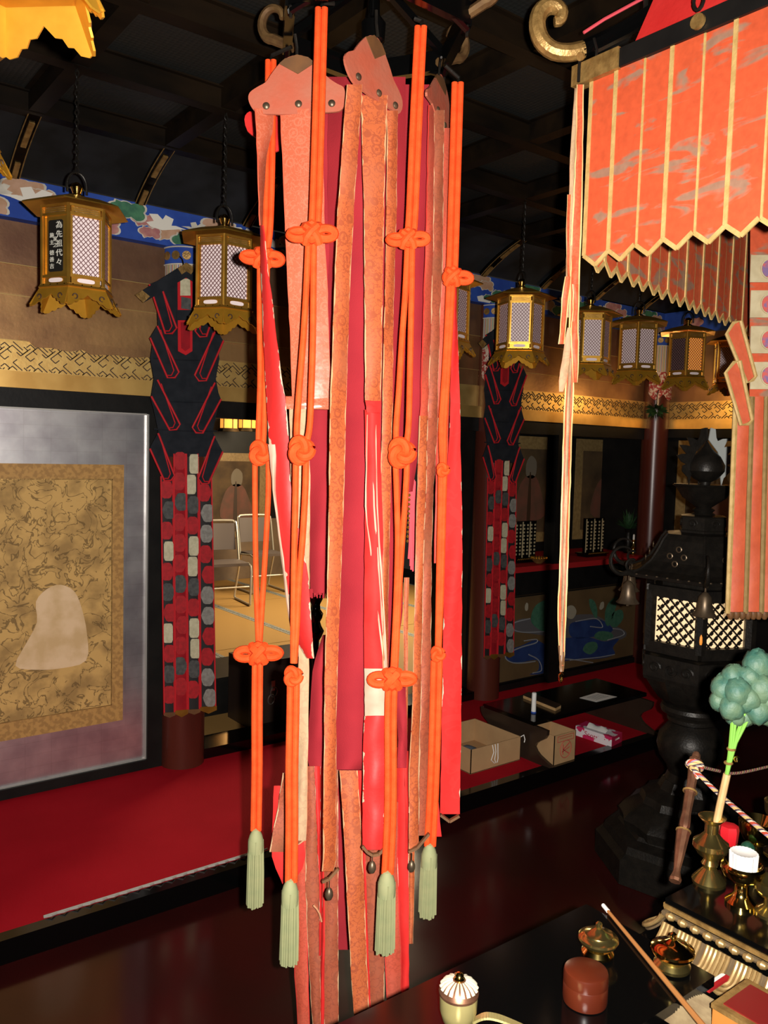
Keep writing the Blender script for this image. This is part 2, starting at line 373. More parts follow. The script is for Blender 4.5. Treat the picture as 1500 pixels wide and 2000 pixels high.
while x<5.7:
    for (dx,z,s,c) in ((0,2.765,.05,cols[i%6]),(.07,2.735,.035,cols[(i+2)%6]),(.2,2.69,.04,cols[(i+1)%6]),(.31,2.66,.045,cols[(i+3)%6]),(.10,2.665,.03,cols[(i+4)%6])):
        P_=cloudpoly(x+dx+rnd.uniform(-.02,.02),z+rnd.uniform(-.01,.01),s,5,rnd)
        cx=sum(p[0] for p in P_)/len(P_); cz=sum(p[1] for p in P_)/len(P_)
        nq+=1; ey=.0009*(nq%6)
        paint(bb,[(cx+(p[0]-cx)*1.13,cz+(p[1]-cz)*1.13) for p in P_],YB-ey,M['crane'],'cloud_outline',.0016)
        paint(bb,P_,YB-.0004-ey,M[c],'cloud',.0016)
    paint(bb,crane_poly(x+.33,2.725,.05,-1 if i%2 else 1),YB-.0058,M['crane'],'crane',.002)
    x+=.46; i+=1
M['crane2']=mat('bright_white_crane_paint',(.72,.68,.60),.7)
for (px,py,s_,fl_2) in ((322,438,.075,-1),(60,388,.085,1),(940,592,.085,1),(480,458,.06,-1)):
    q=onY(px,py,YB); paint(bb,crane_poly(q.x,q.z-.015,s_,fl_2),YB-.0075,M['crane2'],'crane',.0015)
# ---------------------------------------------------------------- ceiling, beams, cove
M['mesh']=None
def meshmat():
    m=bpy.data.materials.new('ceiling_mesh'); m.use_nodes=True; nt=m.node_tree; N=nt.nodes; L=nt.links; b=N['Principled BSDF']
    tc=N.new('ShaderNodeTexCoord'); ck=N.new('ShaderNodeTexVoronoi'); ck.inputs['Scale'].default_value=55; ck.inputs['Randomness'].default_value=0.0; L.new(tc.outputs['Object'],ck.inputs['Vector'])
    cr=N.new('ShaderNodeValToRGB'); cr.color_ramp.elements[0].position=.12; cr.color_ramp.elements[0].color=(.08,.09,.09,1); cr.color_ramp.elements[1].position=.30; cr.color_ramp.elements[1].color=(.011,.012,.011,1)  # pale grid dots: glints on the mesh put into its colour
    L.new(ck.outputs['Distance'],cr.inputs[0]); L.new(cr.outputs[0],b.inputs['Base Color']); b.inputs['Roughness'].default_value=.5
    bp=N.new('ShaderNodeBump'); bp.inputs['Strength'].default_value=.6; bp.inputs['Distance'].default_value=.004; L.new(ck.outputs['Distance'],bp.inputs['Height']); L.new(bp.outputs[0],b.inputs['Normal'])
    return m
M['mesh']=meshmat()
ZB=2.95; BX=[-1.321+.566*k for k in range(0,13)]; BY=[3.59-.54*k for k in range(0,13)]
ce=struct('ceiling',MB().box(-3.5,8.5,-3.5,4.2,3.06,3.10),M['blackwood'])
pm=None
for i in range(len(BX)-1):
    for j in range(len(BY)-1):
        if BX[i+1]<-.3 or BY[j]<.3: continue
        loc=((BX[i]+BX[i+1])/2,(BY[j]+BY[j+1])/2,3.035)
        if pm is None: pm=MB().box(-.25,.25,-.24,.24,-.006,.006).build('ceiling_panel',M['mesh'],ce,smooth=False,loc=loc)
        else: inst(pm,'ceiling_panel',loc,ce)
def cbeam(a,b,nm):
    mb=MB().bar(a,b,.062,.085).bar(V(a)+V((0,0,.045)),V(b)+V((0,0,.045)),.10,.03)
    return mb.build(nm,M['beamwood'],ce,smooth=False)
M['beamwood']=mat('dark_beam_wood',(.0045,.0032,.0022),.4,spec=.14,col2=(.012,.007,.0035),nscale=10,stretch=(.3,1,1))
for y in BY: cbeam((-3.4,y,ZB+.0425),(7.5,y,ZB+.0425),'beam')
for x in BX: cbeam((x,-3.4,ZB+.046),(x,3.59,ZB+.046),'cross_beam')
# worn pale wood on the beam that carries the lanterns
# cove between ceiling edge and the blue beam
prof=[]
for k in range(9):
    t=k/8; prof.append((3.60+.345*(t*.75+.25*sin(t*PI/2)), 2.97-.165*(t*.75+.25*(1-cos(t*PI/2)))))
g=[[V((x,y,z)) for x in (-1.2,1,3,5,6.5)] for (y,z) in prof]
cv=MB().sheet(g,.02); cvo=struct('trim_6',cv,M['mesh2'] if 'mesh2' in M else mat('cove_dark_board',(.009,.009,.0085),.6,col2=(.022,.023,.026),nscale=4,spec=.2),smooth=True)
for x in BX:
    if x<-.3 or x>5.8: continue
    p=[V((x,y-.012,z-.006)) for y,z in prof]
    rb=MB()
    for a,b in zip(p[:-1],p[1:]): rb.bar(a,b,.045,.03)
    ro=rb.build('cove_rib',M['lacquer'],cvo,smooth=False)
    ed=MB()
    for sx in (-.024,.024):
        ed.tube([q+V((sx,-.012,-.010)) for q in p],.0025,5)
    ed.build('rib_edge',M['gilt'],ro)
    fi=MB()
    for k0,k1 in ((1,4),(6,8)):
        for a,b in zip(p[k0:k1],p[k0+1:k1+1]): fi.bar(a+V((0,-.010,-.008)),b+V((0,-.010,-.008)),.022,.022)
    fi.build('gilt_fitting',M['gilt'],ro,smooth=False)
# far walls closing the hall
struct('wall_back',MB().box(-3.5,8.5,-3.6,-3.5,-.2,3.1),M['blackwood'])
struct('wall_side',MB().box(-3.6,-3.5,-3.5,9.6,-.2,3.1),M['blackwood'])
# ---------------------------------------------------------------- columns
M['stripe']=None
def stripemat():
    m=bpy.data.materials.new('striped_brocade_paint'); m.use_nodes=True; nt=m.node_tree; N=nt.nodes; L=nt.links; b=N['Principled BSDF']
    tc=N.new('ShaderNodeTexCoord'); sx=N.new('ShaderNodeSeparateXYZ'); L.new(tc.outputs['UV'],sx.inputs[0])
    fr=mth(N,L,'FRACT',mth(N,L,'MULTIPLY',sx.outputs[0],9.0))
    cr=N.new('ShaderNodeValToRGB'); cr.color_ramp.interpolation='CONSTANT'; e=cr.color_ramp.elements
    cs=[(0,(.55,.50,.38)),(.18,(.08,.08,.30)),(.28,(.50,.40,.25)),(.42,(.40,.12,.08)),(.52,(.55,.50,.38)),(.66,(.10,.18,.10)),(.76,(.55,.45,.25)),(.9,(.3,.1,.06))]
    e[0].position=0; e[0].color=(*cs[0][1],1); e[1].position=cs[1][0]; e[1].color=(*cs[1][1],1)
    for p,c in cs[2:]:
        q=e.new(p); q.color=(*c,1)
    L.new(fr,cr.inputs[0]); L.new(cr.outputs[0],b.inputs['Base Color']); b.inputs['Roughness'].default_value=.7
    return m
M['stripe']=stripemat()
M['arab']=mat('red_arabesque_paint',(.30,.03,.025),.7,col2=(.55,.42,.33),nscale=60,nlo=.5,nhi=.53)
def column(x,y,r,name,lower=True):
    c=struct(name,MB().lathe([(r,0.0),(r*.99,1.0),(r*.98,2.625)],28,(x,y,0)),M['maroon'],smooth=True)
    # painted brocade wrapping: blue collar with gilt discs, stripes, red arabesque with scalloped lower end
    def wrap(z0,z1,rr_,m,nm,sc=0):
        g=[]
        for i in range(9):
            row=[]
            for k in range(33):
                a=PI+PI*k/32; zz=z1+(z0-z1)*i/8
                if sc: zz-=sc*(i/8)*abs(sin(a*3))
                row.append(V((x+rr_*cos(a),y+rr_*sin(a),zz)))
            g.append(row)
        return MB().sheet(g,.003).build(nm,m,c)
    col=wrap(2.53,2.625,r+.006,M['blue'],'collar')
    MB().tube([(x+(r+.008)*cos(PI+PI*k/24),y+(r+.008)*sin(PI+PI*k/24),2.615) for k in range(25)],.004,5).build('collar_edge',M['crane'],c)
    MB().tube([(x+(r+.008)*cos(PI+PI*k/24),y+(r+.008)*sin(PI+PI*k/24),2.532) for k in range(25)],.004,5).build('collar_edge',M['crane'],c)
    for k in range(7):
        a=PI+PI*(k+.5)/7; n=V((cos(a),sin(a),0)); p=V((x,y,2.574))+n*(r+.004); t=V((-sin(a),cos(a),0))
        MB().prism([p+t*.021*cos(2*PI*q/16)+V((0,0,.021*sin(2*PI*q/16))) for q in range(16)],n*.006).build('gilt_disc',M['gilt'],c)
    wrap(2.33,2.53,r+.004,M['stripe'],'striped_wrap')
    wrap(2.16,2.33,r+.005,M['arab'],'arabesque_wrap',sc=.05)
    return c
column(1.77,3.97,.112,'trim_7'); column(3.95,3.97,.112,'trim_8'); column(5.76,3.96,.105,'trim_9')
# ---------------------------------------------------------------- silver-leaf screen with hanging picture (first bay)
def silvermat():
    m=bpy.data.materials.new('silver_leaf'); m.use_nodes=True; nt=m.node_tree; N=nt.nodes; L=nt.links; b=N['Principled BSDF']
    tc=N.new('ShaderNodeTexCoord'); n=N.new('ShaderNodeTexNoise'); n.inputs['Scale'].default_value=7; n.inputs['Detail'].default_value=7; L.new(tc.outputs['Object'],n.inputs['Vector'])
    br=N.new('ShaderNodeTexBrick'); br.inputs['Scale'].default_value=4.2; br.offset=0.0; br.inputs['Mortar Size'].default_value=.006; br.inputs['Color1'].default_value=(.70,.69,.70,1); br.inputs['Color2'].default_value=(.85,.84,.85,1); br.inputs['Mortar'].default_value=(.6,.58,.56,1)
    mp=N.new('ShaderNodeMapping'); mp.inputs['Rotation'].default_value=(R(90),0,0); L.new(tc.outputs['Object'],mp.inputs[0]); L.new(mp.outputs[0],br.inputs['Vector'])
    cr=N.new('ShaderNodeValToRGB'); cr.color_ramp.elements[0].position=.35; cr.color_ramp.elements[0].color=(.50,.46,.50,1); cr.color_ramp.elements[1].position=.65; cr.color_ramp.elements[1].color=(.90,.89,.89,1); L.new(n.outputs['Fac'],cr.inputs[0])
    c=mixrgb(N,L,.35,cr.outputs[0],br.outputs['Color']); L.new(c,b.inputs['Base Color'])
    b.inputs['Metallic'].default_value=.93; b.inputs['Roughness'].default_value=.34
    return m
M['silver']=silvermat(); M['dsil']=mat('dull_silver_edge',(.45,.43,.40),.4,.5)
sc=thing('silver_screen','silver leaf wall screen in a black frame with a hanging picture on it','screen',(1.0,YW,0))
o=sc.location
MB().box(-.6,1.575,YW+.0,YW+.012,.055,1.80).build('silver_panel',M['silver'],sc,org=o,smooth=False)
fr=MB().box(-.7,1.665,YW-.03,YW+.02,.002,.05)
fr.build('bottom_rail',M['blackwood'],sc,org=o,smooth=False)
MB().box(1.58,1.665,YW-.03,YW+.02,.05,1.80).build('side_stile',M['blackwood'],sc,org=o,smooth=False)
MB().box(1.572,1.58,YW-.016,YW+.006,.05,1.80).box(-.6,1.572,YW-.016,YW+.006,.047,.055).box(-.6,1.572,YW-.016,YW+.006,1.795,1.802).build('silver_edging',M['dsil'],sc,org=o,smooth=False)
def picmat(name,base,dark,sc_,thr):
    m=bpy.data.materials.new(name); m.use_nodes=True; nt=m.node_tree; N=nt.nodes; L=nt.links; b=N['Principled BSDF']
    tc=N.new('ShaderNodeTexCoord'); n=N.new('ShaderNodeTexNoise'); n.inputs['Scale'].default_value=sc_; n.inputs['Detail'].default_value=3; n.inputs['Distortion'].default_value=1.2; L.new(tc.outputs['Object'],n.inputs['Vector'])
    line=mth(N,L,'LESS_THAN',mth(N,L,'ABSOLUTE',mth(N,L,'SUBTRACT',n.outputs['Fac'],.5)),thr)
    n2=N.new('ShaderNodeTexNoise'); n2.inputs['Scale'].default_value=sc_*.6; n2.inputs['Detail'].default_value=6; L.new(tc.outputs['Object'],n2.inputs['Vector'])
    mr=N.new('ShaderNodeMapRange'); mr.inputs['From Min'].default_value=.44; mr.inputs['From Max'].default_value=.62; L.new(n2.outputs['Fac'],mr.inputs['Value'])
    c=mixrgb(N,L,mth(N,L,'MULTIPLY',mr.outputs[0],.75),base,dark); c=mixrgb(N,L,mth(N,L,'MULTIPLY',line,.75),c,tuple(k*.55 for k in dark))
    L.new(c,b.inputs['Base Color']); b.inputs['Roughness'].default_value=.7; b.inputs['Specular IOR Level'].default_value=.25
    return m
M['silk']=mat('ochre_silk_border',(.46,.25,.075),.6,col2=(.34,.18,.055),nscale=45,nlo=.45,nhi=.55,spec=.3)
M['pic']=picmat('mottled_grove_picture',(.58,.35,.115),(.25,.145,.05),13.0,.020)
pt=thing('hanging_picture','ochre silk picture of a mottled brown grove on the silver screen','picture',(1.0,YW-.006,.42))
o=pt.location
MB().box(.25,1.462,YW-.006,YW-.001,.272,1.548).build('silk_border',M['silk'],pt,org=o,smooth=False)
MB().box(.38,1.402,YW-.009,YW-.006,.36,1.475).build('picture_field',M['pic'],pt,org=o,smooth=False)
ln=MB()
for (x0,x1,z0,z1) in ((1.400,1.405,.36,1.478),(.38,1.405,1.475,1.479),(.38,1.405,.357,.361)): ln.box(x0,x1,YW-.0105,YW-.008,z0,z1)
ln.build('gold_line',M['gilt'],pt,org=o,smooth=False)
M['robe']=mat('pale_wash_paint',(.72,.50,.29),.7,col2=(.58,.38,.18),nscale=9,nlo=.4,nhi=.62)
rq=[(30,1300),(52,1255),(72,1215),(70,1175),(92,1150),(118,1142),(145,1155),(160,1190),(170,1240),(168,1290),(120,1305),(70,1308)]; rob=[]
for i in range(12):
    for q in range(3):
        p0,p1,p2,p3=rq[i-1],rq[i],rq[(i+1)%12],rq[(i+2)%12]; u=q/3
        rob.append(onY(*[.5*((2*b)+(-a+c)*u+(2*a-5*b+4*c-d)*u*u+(-a+3*b-3*c+d)*u**3) for a,b,c,d in zip(p0,p1,p2,p3)],YW-.0095))
MB().prism([p for p in rob],(0,-.0015,0)).build('pale_wash',M['robe'],pt,org=o,smooth=False)
# ---------------------------------------------------------------- the red banner under its hexagonal hanger
def ribbon_mb(rows,d0,d1,dr=0.0,bulge=.004,cols=6,th=.0025,wave=.003,seed=0,n=None,mb=None,wf=9.0):
    n=n or max(6,int((rows[-1][0]-rows[0][0])/22)); rs=lerp_rows(rows,n); rd=random.Random(seed); ph=rd.uniform(0,6); ph2=rd.uniform(0,6)
    g=[]
    for i,(y,xl,xr) in enumerate(rs):
        t=i/n; d=d0+(d1-d0)*t; row=[]
        jl=rd.uniform(-.6,.6); jr=rd.uniform(-.6,.6)
        for j in range(cols+1):
            u=j/cols; x=xl+jl+(xr+jr-xl-jl)*u
            dd=d+dr*(u-.5)-bulge*sin(PI*u)+wave*sin(wf*t+ph+2.2*u)+wave*.5*sin(2.7*wf*t+ph2+4*u)
            row.append(D(x,y,dd))
        g.append(row)
    return (mb or MB()).sheet(g,th)
def strip(parent,org,name,m,rows,d0,d1,**k): return ribbon_mb(rows,d0,d1,**k).build(name,M[m],parent,org=org,ang=50)
def flatpoly(pts,df,th=.006):
    """board outline in photo pixels; df depth at x"""
    P=[D(x,y,df(x)) for x,y in pts]; n=len(P)
    nn=sum(((P[i]-P[0]).cross(P[(i+1)%n]-P[0]) for i in range(1,n)),V((0,0,0))).normalized()
    if nn.dot(FW)<0: nn=-nn
    return MB().prism(P,nn*th),nn
def smooth_closed(pts,k=3):
    out=[]; n=len(pts)
    for i in range(n):
        p0,p1,p2,p3=pts[i-1],pts[i],pts[(i+1)%n],pts[(i+2)%n]
        for q in range(k):
            u=q/k
            out.append(tuple(.5*((2*b)+(-a+c)*u+(2*a-5*b+4*c-d)*u*u+(-a+3*b-3*c+d)*u**3) for a,b,c,d in zip(p0,p1,p2,p3)))
    return out
def z2(pts,ox,oy,s=3.0): return [(ox+x/s,oy+y/s) for x,y in pts]
BC=D(705,1000,2.09); BCx,BCy=BC.x,BC.y
# --- hanger
hg=thing('banner_hanger','dark hexagonal hanging frame with curled gilt arms above the long red banners','hanger',(BCx,BCy,2.60))
o=hg.location
RH=.235; angs=[R(9)+R(60)*k for k in range(6)]
toc=-V((sin(YAW),cos(YAW),0)); side=V((cos(YAW),-sin(YAW),0))
def hexp(k,rad,z): a=angs[k%6]; return V((BCx,BCy,z))+toc*(rad*cos(a))+side*(rad*sin(a))
for k in range(6):
    MB().bar(hexp(k,RH,2.665),hexp(k+1,RH,2.665),.022,.05).build('ring_side',M['lacquer'],hg,org=o,smooth=False)
    MB().bar(hexp(k,.02,2.78),hexp(k,RH,2.68),.016,.02).build('spoke',M['lacquer'],hg,org=o,smooth=False)
    ca=hexp(k,1,0)-V((BCx,BCy,0)); ca.normalize(); P=[]
    for q in range(17):
        t=q/16; a=-PI/2+t*PI*1.45; rr_=.036*(1-.25*t); P.append(hexp(k,RH+.005,2.69)+ca*(.035+rr_*cos(a)+.0)+V((0,0,.036+rr_*sin(a)*1.15)))
    P=[hexp(k,RH-.02,2.655)]+P
    MB().tube(P,[.012]+[.0135-.005*i/16 for i in range(17)],8).build('curled_arm',M['curl'],hg,org=o)
    MB().tube([hexp(k,RH,2.655),hexp(k,RH,2.615)],.004,6).build('hook',M['iron'],hg,org=o)
    # arched lower rim
    mid=[]
    for q in range(9):
        t=q/8; mid.append(hexp(k,RH,2.63).lerp(hexp(k+1,RH,2.63),t)+V((0,0,.03*sin(PI*t))))
    MB().tube(mid,.008,6).build('arched_rim',M['lacquer'],hg,org=o)
MB().lathe([(.01,2.62),(.028,2.64),(.03,2.68),(.015,2.70),(.012,2.80),(.03,2.815),(.012,2.83)],14,(BCx,BCy,0)).build('hub',M['lacquer'],hg,org=o)
ch=MB()
for q in range(7):
    c=V((BCx,BCy,2.835+.0235*q)); ex=V((1,0,0)) if q%2 else V((0,1,0))
    ch.tube([c+ex*.008*cos(2*PI*i/10)+V((0,0,.016*sin(2*PI*i/10))) for i in range(10)],.003,5,closed=True)
ch.build('chain',M['iron'],hg,org=o)
def bell(parent,org,p):
    b=MB().lathe([(.001,.0),(.006,-.004),(.009,-.012),(.0095,-.02),(.006,-.028),(.001,-.031)],12,p); b.tube([p+V((0,0,.018)),p],.0015,5); b.build('small_bell',M['bronze'],parent,org=org)
def hem(parent,org,pts,d,w=.010):
    P=[D(x,y,d) for x,y in pts]; mb=MB()
    for a,b in zip(P[:-1],P[1:]): mb.bar(a,b,.006,w,FW)
    mb.build('weighted_hem',M['brown'],parent,org=org,smooth=False)
def rivet(parent,org,x,y,d,nn):
    p=D(x,y,d); a=nn.orthogonal().normalized(); b=nn.cross(a); MM=Matrix((a,b,-nn)).transposed()
    MB().lathe([(.0085,0),(.0085,.002),(.006,.0045),(.001,.0055)],14,p,M=MM).build('rivet',M['bronze'],parent,org=org)
# --- banner with the pale pink front head
b1=thing('hanging_banner','long red banner with pink-brocade streamers on the left, pink board head facing front','banner',D(580,1600,1.96))
o=b1.location
h1=[(105,580),(115,540),(160,508),(205,482),(235,440),(272,390),(318,345),(390,322),(455,338),(500,375),(540,420),(580,460),(625,490),(662,510),(672,550),(668,610),(648,645),(600,655),(500,660),(390,668),(250,668),(165,662),(125,630)]
mb,nn=flatpoly(smooth_closed(z2(h1,450,0)),lambda x:1.95); mb.build('head_board',M['head'],b1,org=o,smooth=False)
mb,_=flatpoly(z2([(285,372),(318,343),(390,319),(455,334),(495,366),(395,432)],450,0),lambda x:1.948); mb.build('head_tip',M['brown'],b1,org=o,smooth=False)
for x,y in ((520,207),(583,203),(648,202)): rivet(b1,o,x,y,1.948,nn)
MB().tube([D(580,112,1.953),D(580,92,1.953),D(576,66,1.94)],.004,6).build('hook_wire',M['iron'],b1,org=o)
strip(b1,o,'streamer','pink',[(212,498,537),(260,501,532),(300,503,522),(370,506,516),(440,508,514)],1.955,1.96,dr=.04,seed=1)
strip(b1,o,'streamer','redtorn',[(440,508,514),(533,509,524),(600,512,533),(667,515,540),(733,518,550),(800,521,560),(867,525,564),(933,532,566),(1000,538,575),(1067,547,592),(1133,558,603),(1200,566,607),(1262,584,611),(1286,598,612)],1.96,1.95,dr=-.03,seed=2,cols=8,bulge=.008)
strip(b1,o,'streamer_lining','white_cloth',[(868,524,541),(890,526,540),(960,533,538),(1060,545,550),(1150,556,562),(1245,569,574)],1.956,1.957,seed=40)
strip(b1,o,'streamer','pink',[(212,547,633),(333,552,632),(483,558,635),(567,562,640),(667,567,643),(777,570,646)],1.955,1.965,seed=3,cols=10,bulge=.006,wave=.002)
strip(b1,o,'streamer_hem','pink',[(775,558,647),(799,558,647)],1.962,1.963,n=4,cols=8)
strip(b1,o,'streamer','cream',[(795,565,602),(933,568,606),(1067,575,605),(1200,583,604),(1300,583,604),(1450,583,602),(1600,580,600),(1642,581,597)],1.975,1.965,seed=4)
# folded salmon flap and red lining low on the left
strip(b1,o,'flap','worn',[(1510,553,566),(1567,545,577),(1617,534,592),(1640,531,597),(1664,527,566)],1.99,1.98,dr=.03,seed=5,cols=6)
strip(b1,o,'flap_lining','redsilk',[(1535,535,560),(1620,532,590),(1670,530,597),(1700,540,590),(1725,551,572),(1742,557,561)],2.01,2.0,seed=6,bulge=.01)
# --- banner with the head turned to the right
b2=thing('hanging_banner','long orange-brocade banner in the middle, its pink head turned to the right','banner',D(720,1700,1.9))
o=b2.location
df2=lambda x:1.86+.15*(x-675)/110
h2=[(745,268),(790,218),(845,208),(885,255),(912,330),(938,405),(958,470),(988,530),(1008,590),(1006,640),(985,668),(955,648),(900,610),(830,568),(770,522),(735,495),(700,440),(676,370),(674,325),(692,302),(725,295)]
mb,nn=flatpoly(smooth_closed(z2(h2,450,0),2),df2); mb.build('head_board',M['head'],b2,org=o,smooth=False)
mb,_=flatpoly(z2([(795,214),(845,205),(888,256),(912,318),(848,345)],450,0),lambda x:df2(x)-.003); mb.build('head_tip',M['brown'],b2,org=o,smooth=False)
for x,y in ((700,150),(740,182),(772,206)): rivet(b2,o,x,y,df2(x)-.003,nn)
MB().tube([D(738,72,1.93),D(735,45,1.925),D(735,20,1.92)],.004,6).build('hook_wire',M['iron'],b2,org=o)
strip(b2,o,'streamer','orange',[(165,678,708),(200,675,706),(400,660,692),(600,652,682),(800,645,676),(1000,643,671),(1200,638,663),(1400,633,657),(1690,632,657),(1702,630,652)],1.865,1.88,dr=.03,seed=7)
strip(b2,o,'streamer','orange',[(186,704,757),(400,711,750),(600,712,747),(785,713,744)],1.948,1.92,dr=.02,seed=8,cols=8)
strip(b2,o,'streamer_hem','redsilk',[(783,714,744),(806,716,743)],1.908,1.908,n=4,dr=.02)
strip(b2,o,'streamer','orange',[(216,756,777),(400,755,775),(600,752,769),(800,747,767),(1000,742,762),(1150,747,759),(1320,750,758)],1.98,1.93,dr=.02,seed=9)
strip(b2,o,'streamer_lining','redsilk',[(800,712,742),(900,714,744),(1100,712,750),(1200,711,753),(1310,711,757)],1.93,1.935,seed=10,cols=8,bulge=.012)
for k,(a,b,c) in enumerate(((716,719,752),(724,736,754),(732,742,756))):
    strip(b2,o,'fold_edge','white_cloth',[(810,a,a+2.5),(1000,b-6,b-3.5),(1150,(b+c)/2-4,(b+c)/2-1),(1310,c-1.5,c+1)],1.921,1.922,seed=11+k,n=14,cols=2,bulge=.001,wave=.001)
strip(b2,o,'bare_backing','white_cloth',[(1306,711,757),(1350,712,757),(1408,712,756)],1.93,1.928,seed=15,n=10,bulge=.01,wave=.004)
strip(b2,o,'streamer_end','redtorn',[(1398,712,756),(1430,710,755),(1520,709,753),(1560,708,752),(1660,708,752)],1.922,1.92,seed=16,cols=8,bulge=.012,wave=.005,wf=16)
hem(b2,o,[(708,1652),(718,1664),(728,1670),(740,1668),(752,1656)],1.912); bell(b2,o,D(727,1681,1.912))
hem(b2,o,[(630,1722),(643,1716),(661,1696)],1.872); bell(b2,o,D(643,1733,1.872))
# --- banner seen edge on at the right
b3=thing('hanging_banner','long red banner at the right seen edge-on, its head board turned sideways','banner',D(850,1600,2.1))
o=b3.location
df3=lambda x:2.0+.2*(x-835)/50
h3=[(1178,505),(1222,432),(1250,462),(1276,560),(1295,700),(1304,830),(1290,852),(1250,765),(1212,690),(1185,605),(1155,562),(1158,522)]
mb,nn=flatpoly(smooth_closed(z2(h3,450,0),2),df3); mb.build('head_board',M['head'],b3,org=o,smooth=False)
mb,_=flatpoly(z2([(1205,455),(1222,430),(1252,462),(1268,520),(1262,560)],450,0),lambda x:df3(x)-.003); mb.build('head_tip',M['brown'],b3,org=o,smooth=False)
for x,y in ((855,215),(868,245),(881,274)): rivet(b3,o,x,y,df3(x)-.003,nn)
MB().tube([D(857,146,2.08),D(860,120,2.08),D(862,112,2.03)],.003,6).build('hook_wire',M['iron'],b3,org=o)
strip(b3,o,'streamer','salmon',[(205,838,850),(500,831,848),(600,828,845),(700,825,841),(800,821,839),(815,820,838)],2.05,2.05,dr=.03,seed=20)
strip(b3,o,'streamer','worn',[(215,848,868),(500,846,865),(600,843,861),(700,839,857),(800,836,855),(818,836,855)],2.07,2.06,dr=.02,seed=21)
strip(b3,o,'streamer','salmon',[(250,866,884),(500,864,882),(700,856,880),(900,852,874),(1100,848,866)],2.10,2.10,dr=.02,seed=22)
strip(b3,o,'streamer','orange',[(812,820,838),(967,815,833),(1100,811,828),(1233,809,826),(1400,805,822),(1500,800,818),(1658,798,818)],2.045,2.045,dr=.02,seed=23)
strip(b3,o,'streamer','worn',[(816,836,856),(967,832,846),(1100,827,843),(1233,824,842),(1400,821,840),(1500,818,838),(1632,818,839)],2.05,2.05,dr=.02,seed=24)
strip(b3,o,'streamer','redsilk',[(1480,834,850),(1560,834,856),(1634,836,862)],2.075,2.07,seed=25,n=10)
strip(b3,o,'wide_red_streamer','redwide',[(560,885,892),(633,883,893),(733,880,897),(833,879,899),(900,875,900),(1000,868,903),(1100,867,903),(1233,866,902),(1400,863,901),(1590,860,898)],2.20,2.18,seed=26,cols=8,bulge=.004,wave=.005)
hem(b3,o,[(860,1591),(878,1604),(897,1593)],2.165,.014)
hem(b3,o,[(798,1663),(815,1655),(838,1628)],2.035,.014); bell(b3,o,D(804,1680,2.035))
# --- crimson inner cloth (three hanging panels), and the back head
b4=thing('inner_cloth','crimson cloth hanging inside the ring of red banners, ragged at its left end','cloth',D(700,1500,2.1))
o=b4.location
strip(b4,o,'cloth_panel','crimson',[(150,640,792),(260,640,792),(600,640,788),(900,640,788),(1200,642,786),(1480,640,740),(1503,640,712)],2.07,2.05,seed=30,cols=14,bulge=.05,wave=.006)
strip(b4,o,'cloth_panel','crimson',[(150,560,668),(210,600,668),(500,604,664),(800,604,662),(1000,604,655),(1130,606,646),(1158,607,640)],2.09,2.09,seed=31,cols=12,bulge=.02,wave=.008)
strip(b4,o,'cloth_panel','crimson',[(165,772,838),(300,772,840),(600,776,834),(800,778,826),(900,780,815),(960,783,806)],2.11,2.10,seed=32,cols=8,bulge=.02,wave=.008)
strip(b4,o,'cloth_panel','crimson',[(1240,630,642),(1300,611,644),(1400,604,646),(1488,599,646),(1500,604,646)],2.06,2.06,seed=33,cols=8,bulge=.02,wave=.006)
strip(b4,o,'cloth_panel','crimson',[(1320,770,792),(1450,778,796),(1500,776,794)],2.06,2.06,seed=38,cols=4,bulge=.01,wave=.006,n=10)
fg=MB(); rd=random.Random(5)
for k in range(22):
    x=606+k*1.6; fg.tube([D(x,1150,2.085),D(x+rd.uniform(-2,2),1160+rd.uniform(0,9),2.085)],.0016,5)
fg.build('ragged_threads',M['crimson'],b4,org=o)
mb,_=flatpoly(smooth_closed(z2([(82,700),(98,662),(140,650),(285,655),(285,880),(235,862),(150,805),(100,768)],450,0),2),lambda x:2.27); mb.build('back_head',M['redsilk'],b4,org=o,smooth=False)
strip(b4,o,'back_panel','crimson',[(1495,650,705),(1700,652,705),(1855,655,702)],2.28,2.28,seed=34,cols=6)
# pink cords and gilt beads at the gap on the right
pk=MB(); rd=random.Random(9)
M['pinkcord']=mat('pink_cord',(.60,.06,.08),.7)
for k in range(6):
    x=800+k*2.2; P=[D(x+rd.uniform(-2,2)*q/5,925+k*3+q*(34+rd.uniform(-3,3)),2.16+.01*k) for q in range(6)]; pk.tube(P,.0028,6)
pk.build('pink_cords',M['pinkcord'],b4,org=o)
gb=MB()
for q in range(14): gb.lathe([(.001,-.004),(.004,0),(.001,.004)],8,D(801-q*.4,940+q*9,2.14))
gb.build('gilt_beads',M['gold'],b4,org=o)
strip(b4,o,'inner_tab','orange',[(1128,789,799),(1200,788,797),(1300,788,797),(1450,789,796)],2.15,2.15,seed=35,n=12,cols=3)
